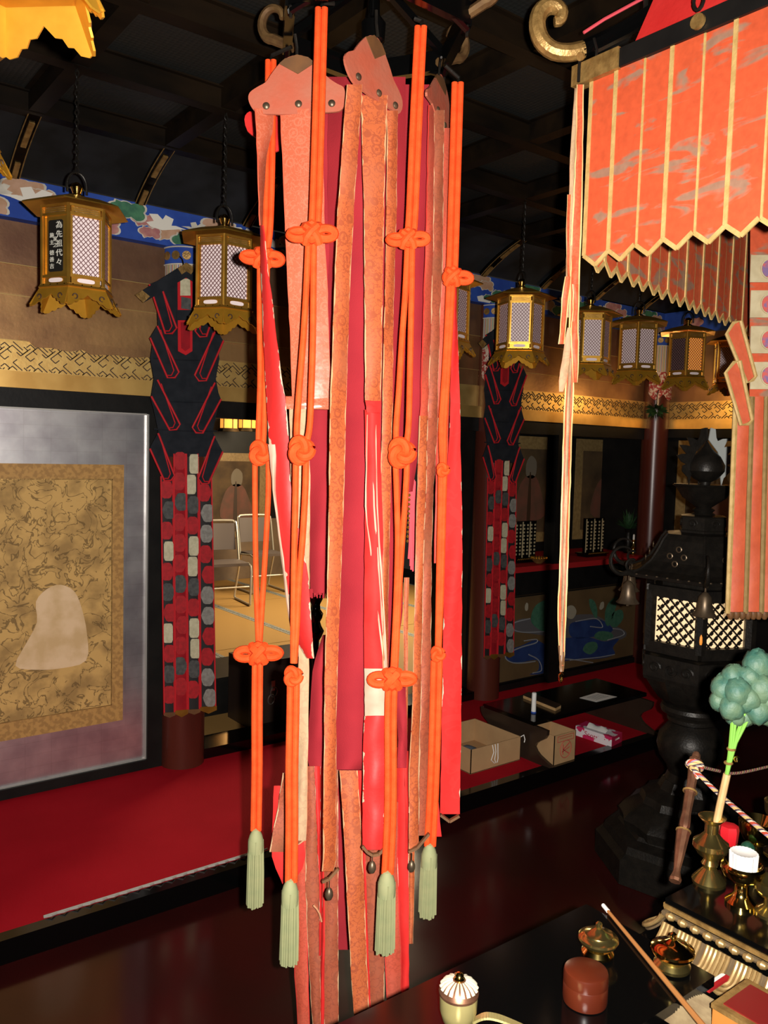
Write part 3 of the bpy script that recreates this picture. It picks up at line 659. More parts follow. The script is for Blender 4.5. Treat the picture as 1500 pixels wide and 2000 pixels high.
# --- lower streamers below the crimson cloth
b5=thing('lower_streamers','worn orange-red streamers hanging lowest, below the crimson cloth and behind the black desk','streamers',D(680,1980,2.08))
o=b5.location
def zz(rows): return [(1400+y/3,450+a/3,450+b/3) for y,a,b in rows]
for k,(m,rows,d) in enumerate((
    ('salmon',[(650,395,445),(850,388,442),(1100,374,448),(1500,374,456),(1800,394,466),(1990,402,474)],2.06),
    ('worn',[(290,440,500),(700,442,512),(1000,440,526),(1400,455,527),(1800,480,530),(1990,490,532)],2.05),
    ('redtorn',[(290,490,528),(800,512,530),(1000,520,540),(1400,520,535)],2.035),
    ('redsilk',[(300,526,546),(800,528,544),(1100,535,555),(1800,522,550),(1990,520,550)],2.055),
    ('worn',[(300,548,630),(950,548,632),(1400,545,632),(1990,547,637)],2.07),
    ('orange',[(315,640,745),(700,665,770),(1100,685,788),(1500,706,803),(1990,744,828)],2.05),
    ('redsilk',[(315,740,782),(700,762,790),(1100,780,800),(1500,796,815),(1990,820,832)],2.075),
    ('worn',[(350,785,880),(800,785,896),(1200,795,902),(1600,815,902),(1990,836,908)],2.09),
    ('salmon',[(500,890,985),(900,895,980),(1400,905,1002),(1700,918,1002),(1900,922,1000)],2.07),
    ('redsilk',[(180,975,1032),(600,976,1040),(1100,985,1046),(1650,1000,1046)],2.10),
    ('orange',[(760,1045,1080),(1000,1044,1078),(1330,1040,1070)],2.12),
    ('redsilk',[(200,1020,1044),(800,1030,1046)],2.09))):
    strip(b5,o,'streamer',m,zz(rows),d,d-.01,seed=50+k,bulge=.006,wave=.003,cols=5,dr=.01*(k%3-1))
# curled loose thread
MB().tube([D(612,1768,2.0),D(618,1774,2.0),D(624,1784,2.005),D(628,1800,2.01)],.0025,6).build('loose_thread',M['cream'],b5,org=o)
# --- orange cords with knots and tassels
def rope_path(pts,d0,d1):
    y0,y1=pts[0][1],pts[-1][1]; q=crom(pts,max(8,int((y1-y0)/30)))
    return [D(x,y,d0+(d1-d0)*((y-y0)/(y1-y0+1e-6))) for x,y in q]
def knot_big(c,d,parent,org,s=1.0,tilt=0.0,lx=1,rx=1):
    """flower knot: two side loops and a woven middle"""
    k=MB(); P0=D(*c,d); e=d/F
    def q(x,y,z=0): xx=x*cos(tilt)-y*sin(tilt); yy=x*sin(tilt)+y*cos(tilt); return P0+RT*(xx*e*s)-UP*(yy*e*s)-FW*(z*e*s)
    if lx: k.tube([q(-8-17*lx*(1-cos(2*PI*i/20)),8.6*sin(2*PI*i/20)+2,2+3*sin(2*PI*i/20)) for i in range(20)],8.2*e*s,8,closed=True)
    if rx: k.tube([q(8+17*rx*(1-cos(2*PI*i/20)),-8.6*sin(2*PI*i/20),2+3*sin(2*PI*i/20)) for i in range(20)],8.2*e*s,8,closed=True)
    k.tube([q(-13,-14,0),q(-9,-10,9),q(0,-3,13),q(9,8,9),q(12,18,0)],8.8*e*s,8)
    k.tube([q(13,-14,0),q(9,-10,10),q(0,-1,14),q(-9,9,10),q(-12,18,0)],8.8*e*s,8)
    k.tube([q(-12,6,4),q(0,14,11),q(12,6,4)],8.8*e*s,8)
    k.tube([q(-11,-12,4),q(0,-18,8),q(11,-12,4)],7*e*s,8)
    k.build('flower_knot',M['rope'],parent,org=org)
def knot_round(c,d,parent,org,s=1.0):
    k=MB(); P0=D(*c,d); e=d/F*s; P=[]
    for i in range(60):
        t=2*PI*i/60; r_=13+5.5*cos(3*t); P.append(P0+RT*(r_*cos(2*t)*e)-UP*(r_*sin(2*t)*e*1.12)-FW*((6*sin(3*t)+6)*e))
    k.tube(P,8.0*e,8,closed=True)
    k.tube([P0-UP*(6*e),P0-FW*(10*e),P0+UP*(6*e)],8*e,8)
    k.build('round_knot',M['rope'],parent,org=org)
def tassel(xc,y0,y1,w,d,parent,org):
    p0=D(xc,y0,d); p1=D(xc,y1,d); L=(p0-p1).length; r=w*d/F/2; rd=random.Random(int(xc))
    MB().lathe([(.003,0),(r*.45,-.003),(r*.78,-.016),(r*.98,-.030),(r,-.045),(r*.97,-.06)],24,p0,flute=.02,nf=24).build('tassel_cap',M['tassel'],parent,org=org)
    mb=MB(); n=64
    for i in range(n):
        a=i*2.399; rr_=r*math.sqrt((i+.5)/n); x,y=rr_*cos(a),rr_*sin(a)
        mb.tube([p0+V((x*.92,y*.92,-.028)),p0+V((x*1.02+rd.uniform(-.001,.001),y*1.02,-L*.55)),p0+V((x*1.08,y*1.08,-L+rd.uniform(0,.010)))],.0026,5)
    t=mb.build('tassel_threads',M['tassel'],parent,org=org); t['kind']='stuff'
def cord(label,tops,knot1,strA,strB,knot2,strC,strD,knot3,low,tas,d0,d1,r=.0075,k1=None,big3=True):
    t=thing('knotted_cord',label,'cord',D(low[-1][0],tas[2],d1),group='orange knotted cords around the red banners'); o=t.location
    yT,yB=tops[0][1],low[-1][1]; dd=lambda y:d0+(d1-d0)*(y-yT)/(yB-yT)
    off=r*F/d0*.95
    def pair(pts):
        for s in (-1,1): MB().tube(rope_path([(x+s*off,y) for x,y in pts],dd(pts[0][1]),dd(pts[-1][1])),r,10).build('cord_strand',M['rope'],t,org=o)
    def one(pts):
        if pts: MB().tube(rope_path(pts,dd(pts[0][1]),dd(pts[-1][1])),r*.95,10).build('cord_strand',M['rope'],t,org=o)
    pair(tops); one(strA); one(strB); one(strC); one(strD); pair(low)
    kx,ky,ks=knot1; knot_big((kx,ky),dd(ky)-.006,t,o,ks,*(k1 or ()))
    if knot2: knot_round((knot2[0],knot2[1]),dd(knot2[1])-.006,t,o,knot2[2])
    if knot3:
        if big3: knot_big((knot3[0],knot3[1]),dd(knot3[1])-.006,t,o,knot3[2])
        else: knot_round((knot3[0],knot3[1]),dd(knot3[1])-.006,t,o,knot3[2])
    MB().tube([D(tops[0][0],yT+4,d0),D(tops[0][0]+2,yT-10,d0+.01),hexp(0,RH*.9,2.66).lerp(D(tops[0][0],yT,d0+.04),.8)],.005,6).build('cord_hook',M['iron'],t,org=o)
    tassel(*tas,d1-.002,t,o)
    return t
cord('orange knotted cord hanging foremost, left of the middle, with the lowest pale green tassel',[(628,16),(622,230),(616,420),(612,455)],(610,457,1.05),
     [(602,475),(598,567),(592,667),(584,767),(580,833),(580,870)],[(613,475),(612,567),(611,667),(608,767),(605,833),(598,870)],(589,880,1.1),
     [(578,890),(577,967),(575,1067),(574,1133),(573,1235),(573,1295)],[(598,890),(596,967),(590,1067),(584,1133),(580,1220),(575,1295)],(573,1320,.8),
     [(573,1330),(572,1400),(570,1500),(570,1600),(569,1722)],(567,1716,1890,33),1.85,1.85,big3=False)
cord('orange knotted cord right of the middle, tassel hanging over the black desk\'s far edge',[(822,52),(813,230),(805,420),(801,460)],(797,467,.9,),
     [(796,480),(792,567),(785,667),(779,767),(774,833),(774,875)],[(805,480),(804,567),(802,667),(800,767),(798,833),(793,875)],(784,885,1.15),
     [(772,890),(774,933),(776,1000),(777,1067),(774,1180),(768,1310)],[(795,890),(794,933),(790,1000),(785,1067),(778,1180),(772,1310)],(766,1325,1.0),
     [(765,1335),(763,1400),(763,1560),(760,1650),(757,1706)],(756,1700,1868,35),1.895,1.90)
cord('orange knotted cord hanging on the far right of the red banners',[(894,162),(889,330),(884,500),(882,540)],(884,541,.85),
     [(877,555),(872,667),(866,767),(862,833),(864,912)],[(884,555),(878,667),(872,767),(868,833),(867,912)],(865,918,.55),
     [(861,925),(860,1000),(857,1150),(855,1270)],[(868,925),(866,1000),(862,1150),(857,1270)],(855,1277,.62),
     [(853,1290),(849,1450),(845,1560),(840,1652)],(839,1647,1795,31),2.03,2.05,r=.0078,k1=(.1,.25,1),big3=False)
cord('orange knotted cord hanging on the far left of the red banners',[(529,118),(527,300),(523,440),(517,490)],(514,504,.95),
     [(507,520),(507,633),(508,733),(505,833),(504,875)],[(522,520),(520,633),(518,733),(516,833),(514,875)],(509,885,.95),
     [(498,895),(498,967),(499,1067),(501,1167),(505,1265)],[(524,895),(524,967),(519,1067),(513,1167),(507,1265)],(505,1275,1.0),
     [(503,1290),(502,1400),(502,1500),(500,1622)],(500,1618,1777,30),2.03,2.05,r=.0072,k1=(0.12,1,.9))
# ---------------------------------------------------------------- black and red banners on the columns
M['bk']=mat('black_banner_cloth',(.010,.012,.016),.8,col2=(.016,.018,.023),nscale=20,spec=.15)
M['pipe']=mat('red_piping',(.48,.012,.018),.65,spec=.2)
M['legred']=mat('red_strip_cloth',(.32,.008,.014),.7,col2=(.22,.006,.012),nscale=14,spec=.2)
M['dred']=mat('red_blossom_cloth',(.42,.010,.016),.6,col2=(.30,.008,.012),nscale=60)
M['dgrey']=mat('grey_blossom_cloth',(.085,.085,.08),.5,col2=(.05,.05,.05),nscale=60)
M['dcream']=mat('cream_blossom_cloth',(.55,.50,.34),.55,col2=(.44,.40,.26),nscale=60)
M['dsilv']=mat('silver_blossom_cloth',(.42,.40,.36),.35,.4,col2=(.30,.28,.25),nscale=60)
M['dblack']=mat('black_ground_cloth',(.012,.010,.010),.7)
YBN=3.805
def column_banner():
    c0=onY(362,1390,YBN); t=thing('column_banner','','banner',(c0.x,YBN,c0.z),group='black and red banners on the columns'); o=t.location
    W=lambda x,y,dy=0: onY(x,y,YBN)+V((0,dy,0))
    CX=361
    def poly(nm,pts,m,dy=0,th=.003,par=t): return MB().prism([W(x,y,dy) for x,y in pts],(0,-th,0)).build(nm,M[m],par,org=o,smooth=False)
    # peaked head bands with gilt corner plates
    for s in (-1,1):
        f=lambda x: CX+s*(CX-x)*-1 if s<0 else CX+(CX-x)
        g=lambda pts:[((x if s<0 else 2*CX-x),y) for x,y in pts]
        bnd=poly('head_band',g([(361,514),(345,524),(262,577),(278,592),(361,543)]),'bk',-.012,.005)
        poly('gilt_plate',g([(361,514),(344,525),(352,537),(361,531)]),'gilt',-.017,.002,bnd); poly('gilt_plate',g([(275,568),(261,577),(277,592),(290,580)]),'gilt',-.017,.002,bnd)
    poly('body_cloth',[(361,540),(305,572),(308,640),(300,655),(293,700),(300,740),(294,778),(300,800),(309,842),(300,865),(312,892),(412,892),(424,865),(415,842),(424,800),(428,778),(421,740),(428,700),(420,655),(413,640),(416,572)],'bk',0,.004)
    # centre tablet
    poly('tablet',[(345,540),(374,540),(374,686),(361,694),(346,686)],'pipe',-.008,.003)
    poly('tablet_patch',[(350,545),(369,545),(370,578),(350,578)],'dcream',-.011,.002)
    poly('tablet_patch',[(352,580),(371,584),(371,606),(352,603)],'dgrey',-.011,.002)
    poly('tablet_band',[(343,606),(380,606),(380,626),(343,626)],'bk',-.011,.003)
    poly('tablet_patch',[(351,630),(369,630),(369,680),(360,686),(352,680)],'legred',-.011,.002)
    for seam in (700,782,838): 
        a=W(300,seam,-.005); b=W(422,seam+4,-.005); MB().tube([a,(a+b)/2+V((0,-.003,-.004)),b],.0035,5).build('cloth_seam',M['bk'],t,org=o)
    arms=[[(290,556),(308,548),(343,641),(334,652),(321,652)],[(291,660),(305,637),(347,727),(339,738),(325,738)],[(293,774),(305,742),(349,829),(342,839),(329,840)],[(290,876),(306,846),(338,928),(331,938),(318,938)]]
    for k,a in enumerate(arms):
        for s in (-1,1):
            pts=[((x if s<0 else 2*CX-x),y) for x,y in a]
            if s>0: pts=[(x+ (3 if k==1 else 0),y+6) for x,y in pts]
            cx=sum(p[0] for p in pts)/5; cy=sum(p[1] for p in pts)/5
            ar=poly('side_arm',pts,'bk',-.006-.002*k,.004)
            loop=[W(x,y,-.012-.002*k) for x,y in pts]
            mb=MB(); mb.tube(loop[:2][::-1][:1]+[] if False else [loop[0],loop[4],loop[3],loop[2],loop[1]],.0048,6)
            inn=[W(cx+(x-cx)*.62,cy+(y-cy)*.88,-.012-.002*k) for x,y in pts]; mb.tube([inn[4],inn[3],inn[2],inn[1]],.003,6)
            mb.build('red_piping',M['pipe'],ar,org=o)
    # four hanging legs with applied blossoms
    bx0=[312,338,362,387,413]; bx1=[319,341,366,390,422]; bot=[1395,1392,1389,1385]; rd=random.Random(8)
    for k in range(4):
        X=lambda u,y: (bx0[k]+(bx0[k+1]-bx0[k])*u)+((bx1[k]+(bx1[k+1]-bx1[k])*u)-(bx0[k]+(bx0[k+1]-bx0[k])*u))*(y-900)/490
        y0=886 if k in(1,2) else 930
        g=[[W(X(.04+.92*j/3,y),y,-.002-.003*sin(PI*j/3)) for j in range(4)] for y in [y0+(bot[k]-y0)*i/20 for i in range(21)]]
        leg=MB().sheet(g,.003).build('leg_strip',M['dblack'] if k!=1 else M['legred'],t,org=o)
        for u in (.05,.95):
            MB().tube([W(X(u,y),y,-.005) for y in (y0,1100,1250,bot[k])],.0042,6).build('red_piping',M['pipe'],leg,org=o)
        seq={0:['dred','dgrey','dred','dcream'],1:['dred','dred','dgrey','dred'],2:['dcream','dcream','dgrey','dred'],3:['dred','dsilv','dsilv','dred']}[k]
        y=y0+14+[12,0,6,18][k]; i=0
        while y<bot[k]-18:
            c=seq[i%4]; uu=.5+rd.uniform(-.14,.14); w_=13.0 if c!='dcream' else 9.5; h_=18 if c!='dcream' else 19; pts=[]
            for q in range(20):
                a=2*PI*q/20; rr_=1+.05*cos(6*a)
                if c=='dcream': px=w_*max(-1,min(1,1.3*cos(a))); py=h_*max(-1,min(1,1.2*sin(a)))
                else: px=w_*1.04*rr_*cos(a); py=h_*rr_*sin(a)
                xx=X(uu,y)+px; lo,hi=X(.07,y+py),X(.93,y+py); pts.append((min(max(xx,lo),hi),y+py))
            poly('blossom',pts,c,-.0075,.002,leg)
            y+=40; i+=1
        if k in (1,3): poly('gilt_end',[(X(0,bot[k]),bot[k]-5),(X(1,bot[k]),bot[k]-7),(X(1,bot[k]),bot[k]+1),(X(.5,bot[k]),bot[k]+8),(X(0,bot[k]),bot[k]+2)],'gold',-.004,.005,leg)
        else: poly('dark_end',[(X(0,bot[k]),bot[k]-4),(X(1,bot[k]),bot[k]-5),(X(1,bot[k]),bot[k]+1),(X(.5,bot[k]),bot[k]+6),(X(0,bot[k]),bot[k]+2)],'brown',-.004,.005,leg)
    MB().tube([W(361,528,.0),W(361,505,.03),W(361,498,.055)],.004,6).build('hanging_hook',M['iron'],t,org=o)
    return t
cb=column_banner(); cb['label']='black and red banner with four blossom-patterned legs beside the silver screen'
dup(cb,(cb.location.x+2.185,cb.location.y,cb.location.z),0,'shadowed black and red banner on the column right of the big red banners')
# ---------------------------------------------------------------- hanging gilt lanterns
def lantern_proto():
    t=thing('hanging_lantern','','lantern',(0,0,0)); rb=.114
    def vtx(k,r,z): a=PI/3*k+PI/6; return V((r*cos(a),r*sin(a),z))
    # roof: thin flared hexagonal plate with drooping eaves
    mb=MB(); prof=[(.02,.222),(.05,.214),(.10,.200),(.15,.180),(.182,.166),(.185,.160),(.178,.162),(.145,.172),(.10,.186),(.02,.19)]
    mb.lathe(prof,6,ph=PI/6); mb.build('roof',M['gold'],t,ang=10)
    MB().lathe([(.05,.212),(.026,.222),(.014,.232),(.018,.243),(.022,.256),(.016,.270),(.006,.277),(.001,.279)],18).build('finial',M['brass'],t)
    P=[V((0,.034*cos(a),.262+.055*sin(a))) for a in [PI*k/14 for k in range(15)]]
    MB().tube([V((0,.034,.235))]+P+[V((0,-.034,.235))],.0045,8).build('handle_ring',M['iron'],t)
    for z,r_ in ((.155,rb+.004),(.122,rb+.003),(-.118,rb+.003),(-.152,rb+.006)):
        ring=MB()
        for k in range(6): ring.bar(vtx(k,r_,z),vtx(k+1,r_,z),.010,.010)
        ring.build('body_ring',M['gold'],t,smooth=False)
    for k in range(6): MB().tube([vtx(k,rb+.004,-.155),vtx(k,rb+.004,.16)],.0065,6).build('corner_post',M['gold'],t)
    pane=lat=None
    f=rb*cos(PI/6); hw=rb/2-.008
    pn=MB().box(f-.006,f-.002,-hw,hw,-.112,.118)
    # crossing lattice bars
    lt=MB(); st=.0205
    n=int((.23+2*hw)/st)+2
    for i in range(-n,n):
        for sg in (1,-1):
            c=i*st; pts=[]
            # line z = sg*y*1.25 + c clipped to pane
            for y in (-hw,hw):
                z=sg*y*1.25+c
                pts.append((y,z))
            (y0,z0),(y1,z1)=pts
            def clip(y0,z0,y1,z1):
                if abs(z1-z0)<1e-9: return None
                ts=sorted([(-.112-z0)/(z1-z0),(.118-z0)/(z1-z0)]); a=max(0,ts[0]); b=min(1,ts[1])
                if b-a<.02: return None
                return (y0+(y1-y0)*a,z0+(z1-z0)*a,y0+(y1-y0)*b,z0+(z1-z0)*b)
            q=clip(y0,z0,y1,z1)
            if q: lt.bar((f-.001,q[0],q[1]),(f-.001,q[2],q[3]),.0027,.0025,V((1,0,0)))
    fr=MB()
    for (a,b) in (((-hw,-.113),(hw,-.113)),((hw,-.113),(hw,.119)),((hw,.119),(-hw,.119)),((-hw,.119),(-hw,-.113))): fr.bar((f,a[0],a[1]),(f,b[0],b[1]),.007,.006,V((1,0,0)))
    vb=MB().box(f-.004,f+.001,-hw,hw,.124,.153); vb2=MB()
    for z in (.131,.139,.147): vb2.bar((f+.002,-hw*.85,z),(f+.002,hw*.85,z),.003,.004,V((1,0,0)))
    lb=MB().box(f-.004,f+.001,-hw,hw,-.148,-.118)
    sl=MB().prism([(f+.0015,.030*math.copysign(abs(cos(a))**.6,cos(a)),-.133+.0085*math.copysign(abs(sin(a))**.6,sin(a))) for a in [2*PI*q/20 for q in range(20)]],(.0015,0,0))
    out=[(-1,0),(1,0),(1.13,.9),(.97,1.0),(.78,.96),(.66,.80),(.52,.79),(.42,.62),(.24,.6),(.0,.36),(-.24,.6),(-.42,.62),(-.52,.79),(-.66,.80),(-.78,.96),(-.97,1),(-1.13,.9)]
    def fp(s,u): r_=f+.012+.030*u; return V((r_,s*(rb/2+.006+.012*u),-.162-.075*u))
    ft=MB().prism([fp(*p) for p in out],(-.004,0,-.0012))
    hl=MB()
    for sg in (-1,1):
        c=fp(sg*.66,.52)+V((.0015,0,0)); e=[c+V((.0010,sg*.008*cos(a),0))+V((.0085*-.38*0,0,.010*sin(a))) for a in [PI*1.6*q/10 for q in range(11)]]; hl.tube(e,.0026,5)
    protos=[('pane',pn,M['pane']),('lattice',lt,M['lat']),('pane_frame',fr,M['gold']),('vent_band',vb,M['gold']),('vent_bars',vb2,M['gilt']),('lower_band',lb,M['gold']),('light_slot',sl,M['pane']),('foot_panel',ft,M['goldfoot']),('pierced_scroll',hl,M['groove'])]
    for nm,b,m in protos:
        base=b.build(nm,m,t,smooth=False); base['face']=0
        if nm in('lattice','pierced_scroll','vent_bars'): base['kind']='stuff'
        for k in range(1,6):
            c=inst(base,nm,(0,0,0),t,(0,0,PI/3*k)); c['face']=k
            if nm in('lattice','pierced_scroll','vent_bars'): c['kind']='stuff'
    MB().lathe([(rb+.004,-.165),(rb+.018,-.160),(rb+.012,-.150),(.02,-.148)],6,ph=PI/6).build('base_plate',M['gold'],t,ang=10)
    for k in range(6):
        mb=MB()
        for q in range(4):
            a=vtx(k,rb+.010,-.153).lerp(vtx(k+1,rb+.010,-.153),(q+.5)/4); mb.lathe([(.004,0),(.003,.004),(.001,.005)],8,a)
        mb.build('rivet_row',M['brass'],t)['kind']='stuff'
    ch=MB(); z=.325; q=0
    while z<.74:
        ex=V((1,0,0)) if q%2 else V((0,1,0)); ch.tube([V((0,0,z))+ex*.006*cos(2*PI*i/8)+V((0,0,.013*sin(2*PI*i/8))) for i in range(8)],.0022,5,closed=True); z+=.019; q+=1
    ch.build('chain',M['iron'],t)
    return t
M['lat']=mat('purple_brown_lattice',(.20,.10,.10),.5,.1)
YL=3.05; ZL=2.322; LX=[.943,1.515,2.68,3.21,3.77,4.22,4.73,5.27]
RL=[R(-90),R(-86),R(-71),R(-16.5),R(-11),R(6),R(3),R(10)]
lab=['gilt hanging lantern with a dark inscribed plaque, above the silver screen','gilt hanging lantern beside the head of the black and red banner','gilt hanging lantern half hidden behind the right edge of the red banners',
 'gilt hanging lantern facing front in the dark gap right of the red banners','gilt hanging lantern partly behind the thin edge-on orange streamer','gilt hanging lantern left of the glowing amber one','dark hanging lantern with a glowing amber pane','dim hanging lantern farthest right beside the orange hanging strip']
l0=lantern_proto(); l0.scale=(1,1,.87)
LN=[]
for i,(x,rz) in enumerate(zip(LX,RL)):
    loc=(x,YL,ZL-(.0 if i<4 else .02)); 
    if i==0: l0.location=loc; l0.rotation_euler=(0,0,rz); l0['label']=lab[0]; l0['group']='gilt hanging lanterns'; LN.append(l0)
    else: LN.append(dup(l0,loc,rz,lab[i],'gilt hanging lanterns'))
for (p,d,z,lb_,rz) in (((12,60),1.15,2.435,'nearest gilt lantern, only its bright foot showing at the top left corner',R(-73)),((-94,300),1.80,2.40,'gilt lantern cut off at the left edge of the photo, below the nearest one',R(-110))):
    q=D(*p,d); LN.append(dup(l0,(q.x,q.y,z),rz,lb_,'gilt hanging lanterns')); LN[-1].scale=(.88,.88,.84) if d<1.5 else (.75,.75,.72)
# the inscribed plaque on the first lantern (its left-front face)
def face_of(l,nm,k): return [c for c in l.children if c.name.split('.')[0]==nm and c.get('face')==k][0]
M['plaque']=mat('black_plaque',(.012,.011,.010),.4); M['ink']=mat('white_lettering',(.62,.60,.52),.6)
def text(parent,s,m,size,mw,name,ext=.0006):
    cu=bpy.data.curves.new(name,'FONT'); cu.body=s; cu.size=size; cu.align_x='CENTER'; cu.align_y='CENTER'; cu.extrude=ext
    ob=bpy.data.objects.new('tmp',cu); COL.objects.link(ob); dg=bpy.context.evaluated_depsgraph_get(); me=bpy.data.meshes.new_from_object(ob.evaluated_get(dg)); bpy.data.objects.remove(ob)
    me.materials.clear(); me.materials.append(m); q=bpy.data.objects.new(name,me); COL.objects.link(q); q.parent=parent; q.matrix_local=mw; return q
f=.114*cos(PI/6)
KP=5 # face index
for nm in ('pane','lattice'): bpy.data.objects.remove(face_of(l0,nm,KP))
pq=MB().box(f-.006,f-.001,-.047,.047,-.112,.118).build('backing_plate',M['gold'],l0,smooth=False); pq.rotation_euler=(0,0,PI/3*KP)
pk_=MB().prism([(f+.0,y,z) for y,z in [(-.032,-.095),(-.026,-.10),(.026,-.10),(.032,-.095),(.032,.095),(.026,.10),(-.026,.10),(-.032,.095)]],(.002,0,0)).build('plaque',M['plaque'],l0,smooth=False); pk_.rotation_euler=(0,0,PI/3*KP)
Mx=lambda y,z: Matrix.Translation((f+.003,y,z))@Matrix(((0,0,1,0),(1,0,0,0),(0,1,0,0),(0,0,0,1)))
for s,y,z0,dz,sz in (('為先祖代々',.016,.078,-.036,.030),('家之',-.001,.025,-.024,.019),('施主',-.016,.04,-.028,.020),('德善吉',-.016,-.028,-.026,.021)):
    for k,chh in enumerate(s): text(pk_,chh,M['ink'],sz,Mx(y,z0+dz*k),'character')
# the lit lantern at the far right: amber panes; an unseen lamp warms the corner
M['amber']=mat('amber_pane',(.5,.18,.03),.5,emit=(1.0,.33,.03),estr=.55)
l7=LN[6]
for k in range(6):
    p=face_of(l7,'pane',k)
    me=p.data.copy(); p.data=me; me.materials[0]=M['amber'] if k!=3 else M['plaque']
light('altar_lamp','POINT',(5.30,3.52,2.10),4,(1.0,.62,.26),.06)
# ---------------------------------------------------------------- right wall, alcove bay, back room
rw=struct('wall_right',MB().box(XR,XR+.06,-3.5,YW+.62,-.2,3.1),M['blackwood'])
MB().box(XR-.02,XR,-1.0,YW-.02,2.10,2.66).build('board',M['leaf'],rw,smooth=False)
rf=MB().box(XR-.03,XR,-1.0,YW-.02,1.962,2.10).build('frieze_band',M['frieze'],rw,smooth=False)
g=sayagata(MB(),1.9,YW-.1,1.968,2.094,XR-.032,axis='y').build('fret_relief',M['groove'],rf,smooth=False); g['kind']='stuff'
MB().box(XR-.06,XR,-1.0,YW-.02,1.888,1.962).build('gilt_rail',M['goldtrim'],rw,smooth=False)
MB().box(XR-.05,XR,-1.0,YW-.02,1.82,1.888).build('lintel',M['blackwood'],rw,smooth=False)
b2_=MB().box(XR-.06,XR,-1.0,YW-.02,2.625,2.80).build('blue_beam',M['blue'],rw,smooth=False)
for k in range(7):
    y=3.7-.33*k; pts=clampz(cloudpoly(y,2.70+.03*(k%2),.05,5,rnd),2.63,2.796); MB().prism([(XR-.062,p[0],p[1]) for p in pts],(-.003,0,0)).build('cloud',M[cols[k%6]],b2_,smooth=False)
M['dimsilk']=mat('dim_figure_picture',(.12,.075,.035),.7,col2=(.055,.035,.02),nscale=4,spec=.2)
M['dimborder']=mat('dim_gold_border',(.30,.20,.075),.6,col2=(.22,.14,.05),nscale=40)
# picture panels: (name,label, plane, x0,x1,z0,z1)
def picture(label,axis,c,a0,a1,z0,z1):
    mid=(a0+a1)/2; loc=(mid,c,z0) if axis=='y' else (c,mid,z0); t=thing('hanging_picture',label,'picture',loc); o=t.location
    def bx(a,b,za,zb,dep,th,nm,m):
        mb=MB().box(a,b,c-dep-th,c-dep,za,zb) if axis=='y' else MB().box(c-dep-th,c-dep,a,b,za,zb)
        return mb.build(nm,M[m],t,org=o,smooth=False)
    bx(a0,a1,z0,z1,0,.006,'border','dimborder'); bx(a0+.09,a1-.09,z0+.08,z1-.1,.006,.003,'field','dimsilk')
    def blob(pts,m,nm,e):
        P=[]
        for u,v in smooth_closed(pts,3):
            a=a0+(a1-a0)*u; z=z0+(z1-z0)*v
            P.append((a,c-.0095-e,z) if axis=='y' else (c-.0095-e,a,z))
        MB().prism(P,(0,-.0015,0) if axis=='y' else (-.0015,0,0)).build(nm,M[m],t,org=o,smooth=False)
    blob([(.25,.25),(.3,.5),(.42,.62),(.6,.62),(.72,.45),(.78,.25),(.5,.2)],'dimrobe','painted_robe',0)
    blob([(.44,.62),(.42,.74),(.5,.82),(.6,.76),(.58,.62)],'dimhood','painted_hood',0)
    blob([(.46,.2),(.48,.62),(.51,.62),(.52,.2)],'groove','painted_line',.002)
    return t
M['dimrobe']=mat('dim_rose_paint',(.16,.055,.035),.7,col2=(.10,.05,.03),nscale=8)
M['dimhood']=mat('dim_grey_paint',(.17,.14,.10),.7)
YA=4.55
struct('wall_alcove',MB().box(3.9,XR,YA,YA+.06,0,1.9),M['blackwood'])
struct('wall_alcove_side',MB().box(3.86,3.9,YW+.06,YA+.06,0,1.9),M['blackwood']); struct('ceiling_alcove',MB().box(3.86,XR,YW+.04,YA+.06,1.86,1.9),M['blackwood'])
xa=lambda px: onY(px,980,YA).x
picture('dim hooded-figure picture left of the black alcove post',"y",YA-.002,xa(975),xa(1085),.95,1.80)
picture('dim hooded-figure picture right of the black alcove post',"y",YA-.002,xa(1120),xa(1243),.95,1.80)
picture('dim gold-bordered picture on the right wall behind the bronze lantern',"x",XR-.005,2.72,3.80,.95,1.80)
ap=onY(1075,1330,YW-.03)
struct('trim_10',MB().box(ap.x-.055,ap.x+.055,YW-.06,YW+.04,0,1.80),M['blackwood'])
# cabinet with lotus-painted doors and a red-clothed shelf
cab=thing('altar_cabinet','black cabinet under the alcove with lotus pond doors','cabinet',(4.86,YW+.2,0)); o=cab.location
M['door']=mat('brown_gold_panel',(.115,.072,.030),.5,col2=(.085,.052,.022),nscale=4)
MB().box(4.05,XR-.12,YW+.02,YA-.01,.002,.84).build('body',M['blackwood'],cab,org=o,smooth=False)
MB().box(4.05,XR-.12,YW-.03,YW+.02,.002,.045).build('plinth',M['blackwood'],cab,org=o,smooth=False)
M['water']=mat('blue_water_paint',(.010,.026,.105),.6,col2=(.016,.04,.14),nscale=12); M['wline']=mat('white_wave_paint',(.22,.23,.25),.6); M['lotus']=mat('green_lotus_paint',(.030,.105,.062),.6,col2=(.05,.14,.085),nscale=40); M['petalw']=mat('pale_petal_paint',(.30,.27,.20),.6); M['mist']=mat('grey_mist_paint',(.085,.08,.085),.6)
doors=[]
for (a,b) in ((4.06,ap.x-.056),(ap.x+.056,XR-.13)):
    d=MB().box(a,b,YW-.01,YW+.02,.05,.655).build('door',M['door'],cab,org=o,smooth=False); doors.append(d)
    MB().box(a,b,YW-.014,YW-.010,.05,.06).build('door_edge',M['blackwood'],d,org=o,smooth=False); MB().box(a,b,YW-.014,YW-.01,.648,.655).build('door_edge',M['blackwood'],d,org=o,smooth=False)
def pw(px,py): return onY(px,py,YW-.011)
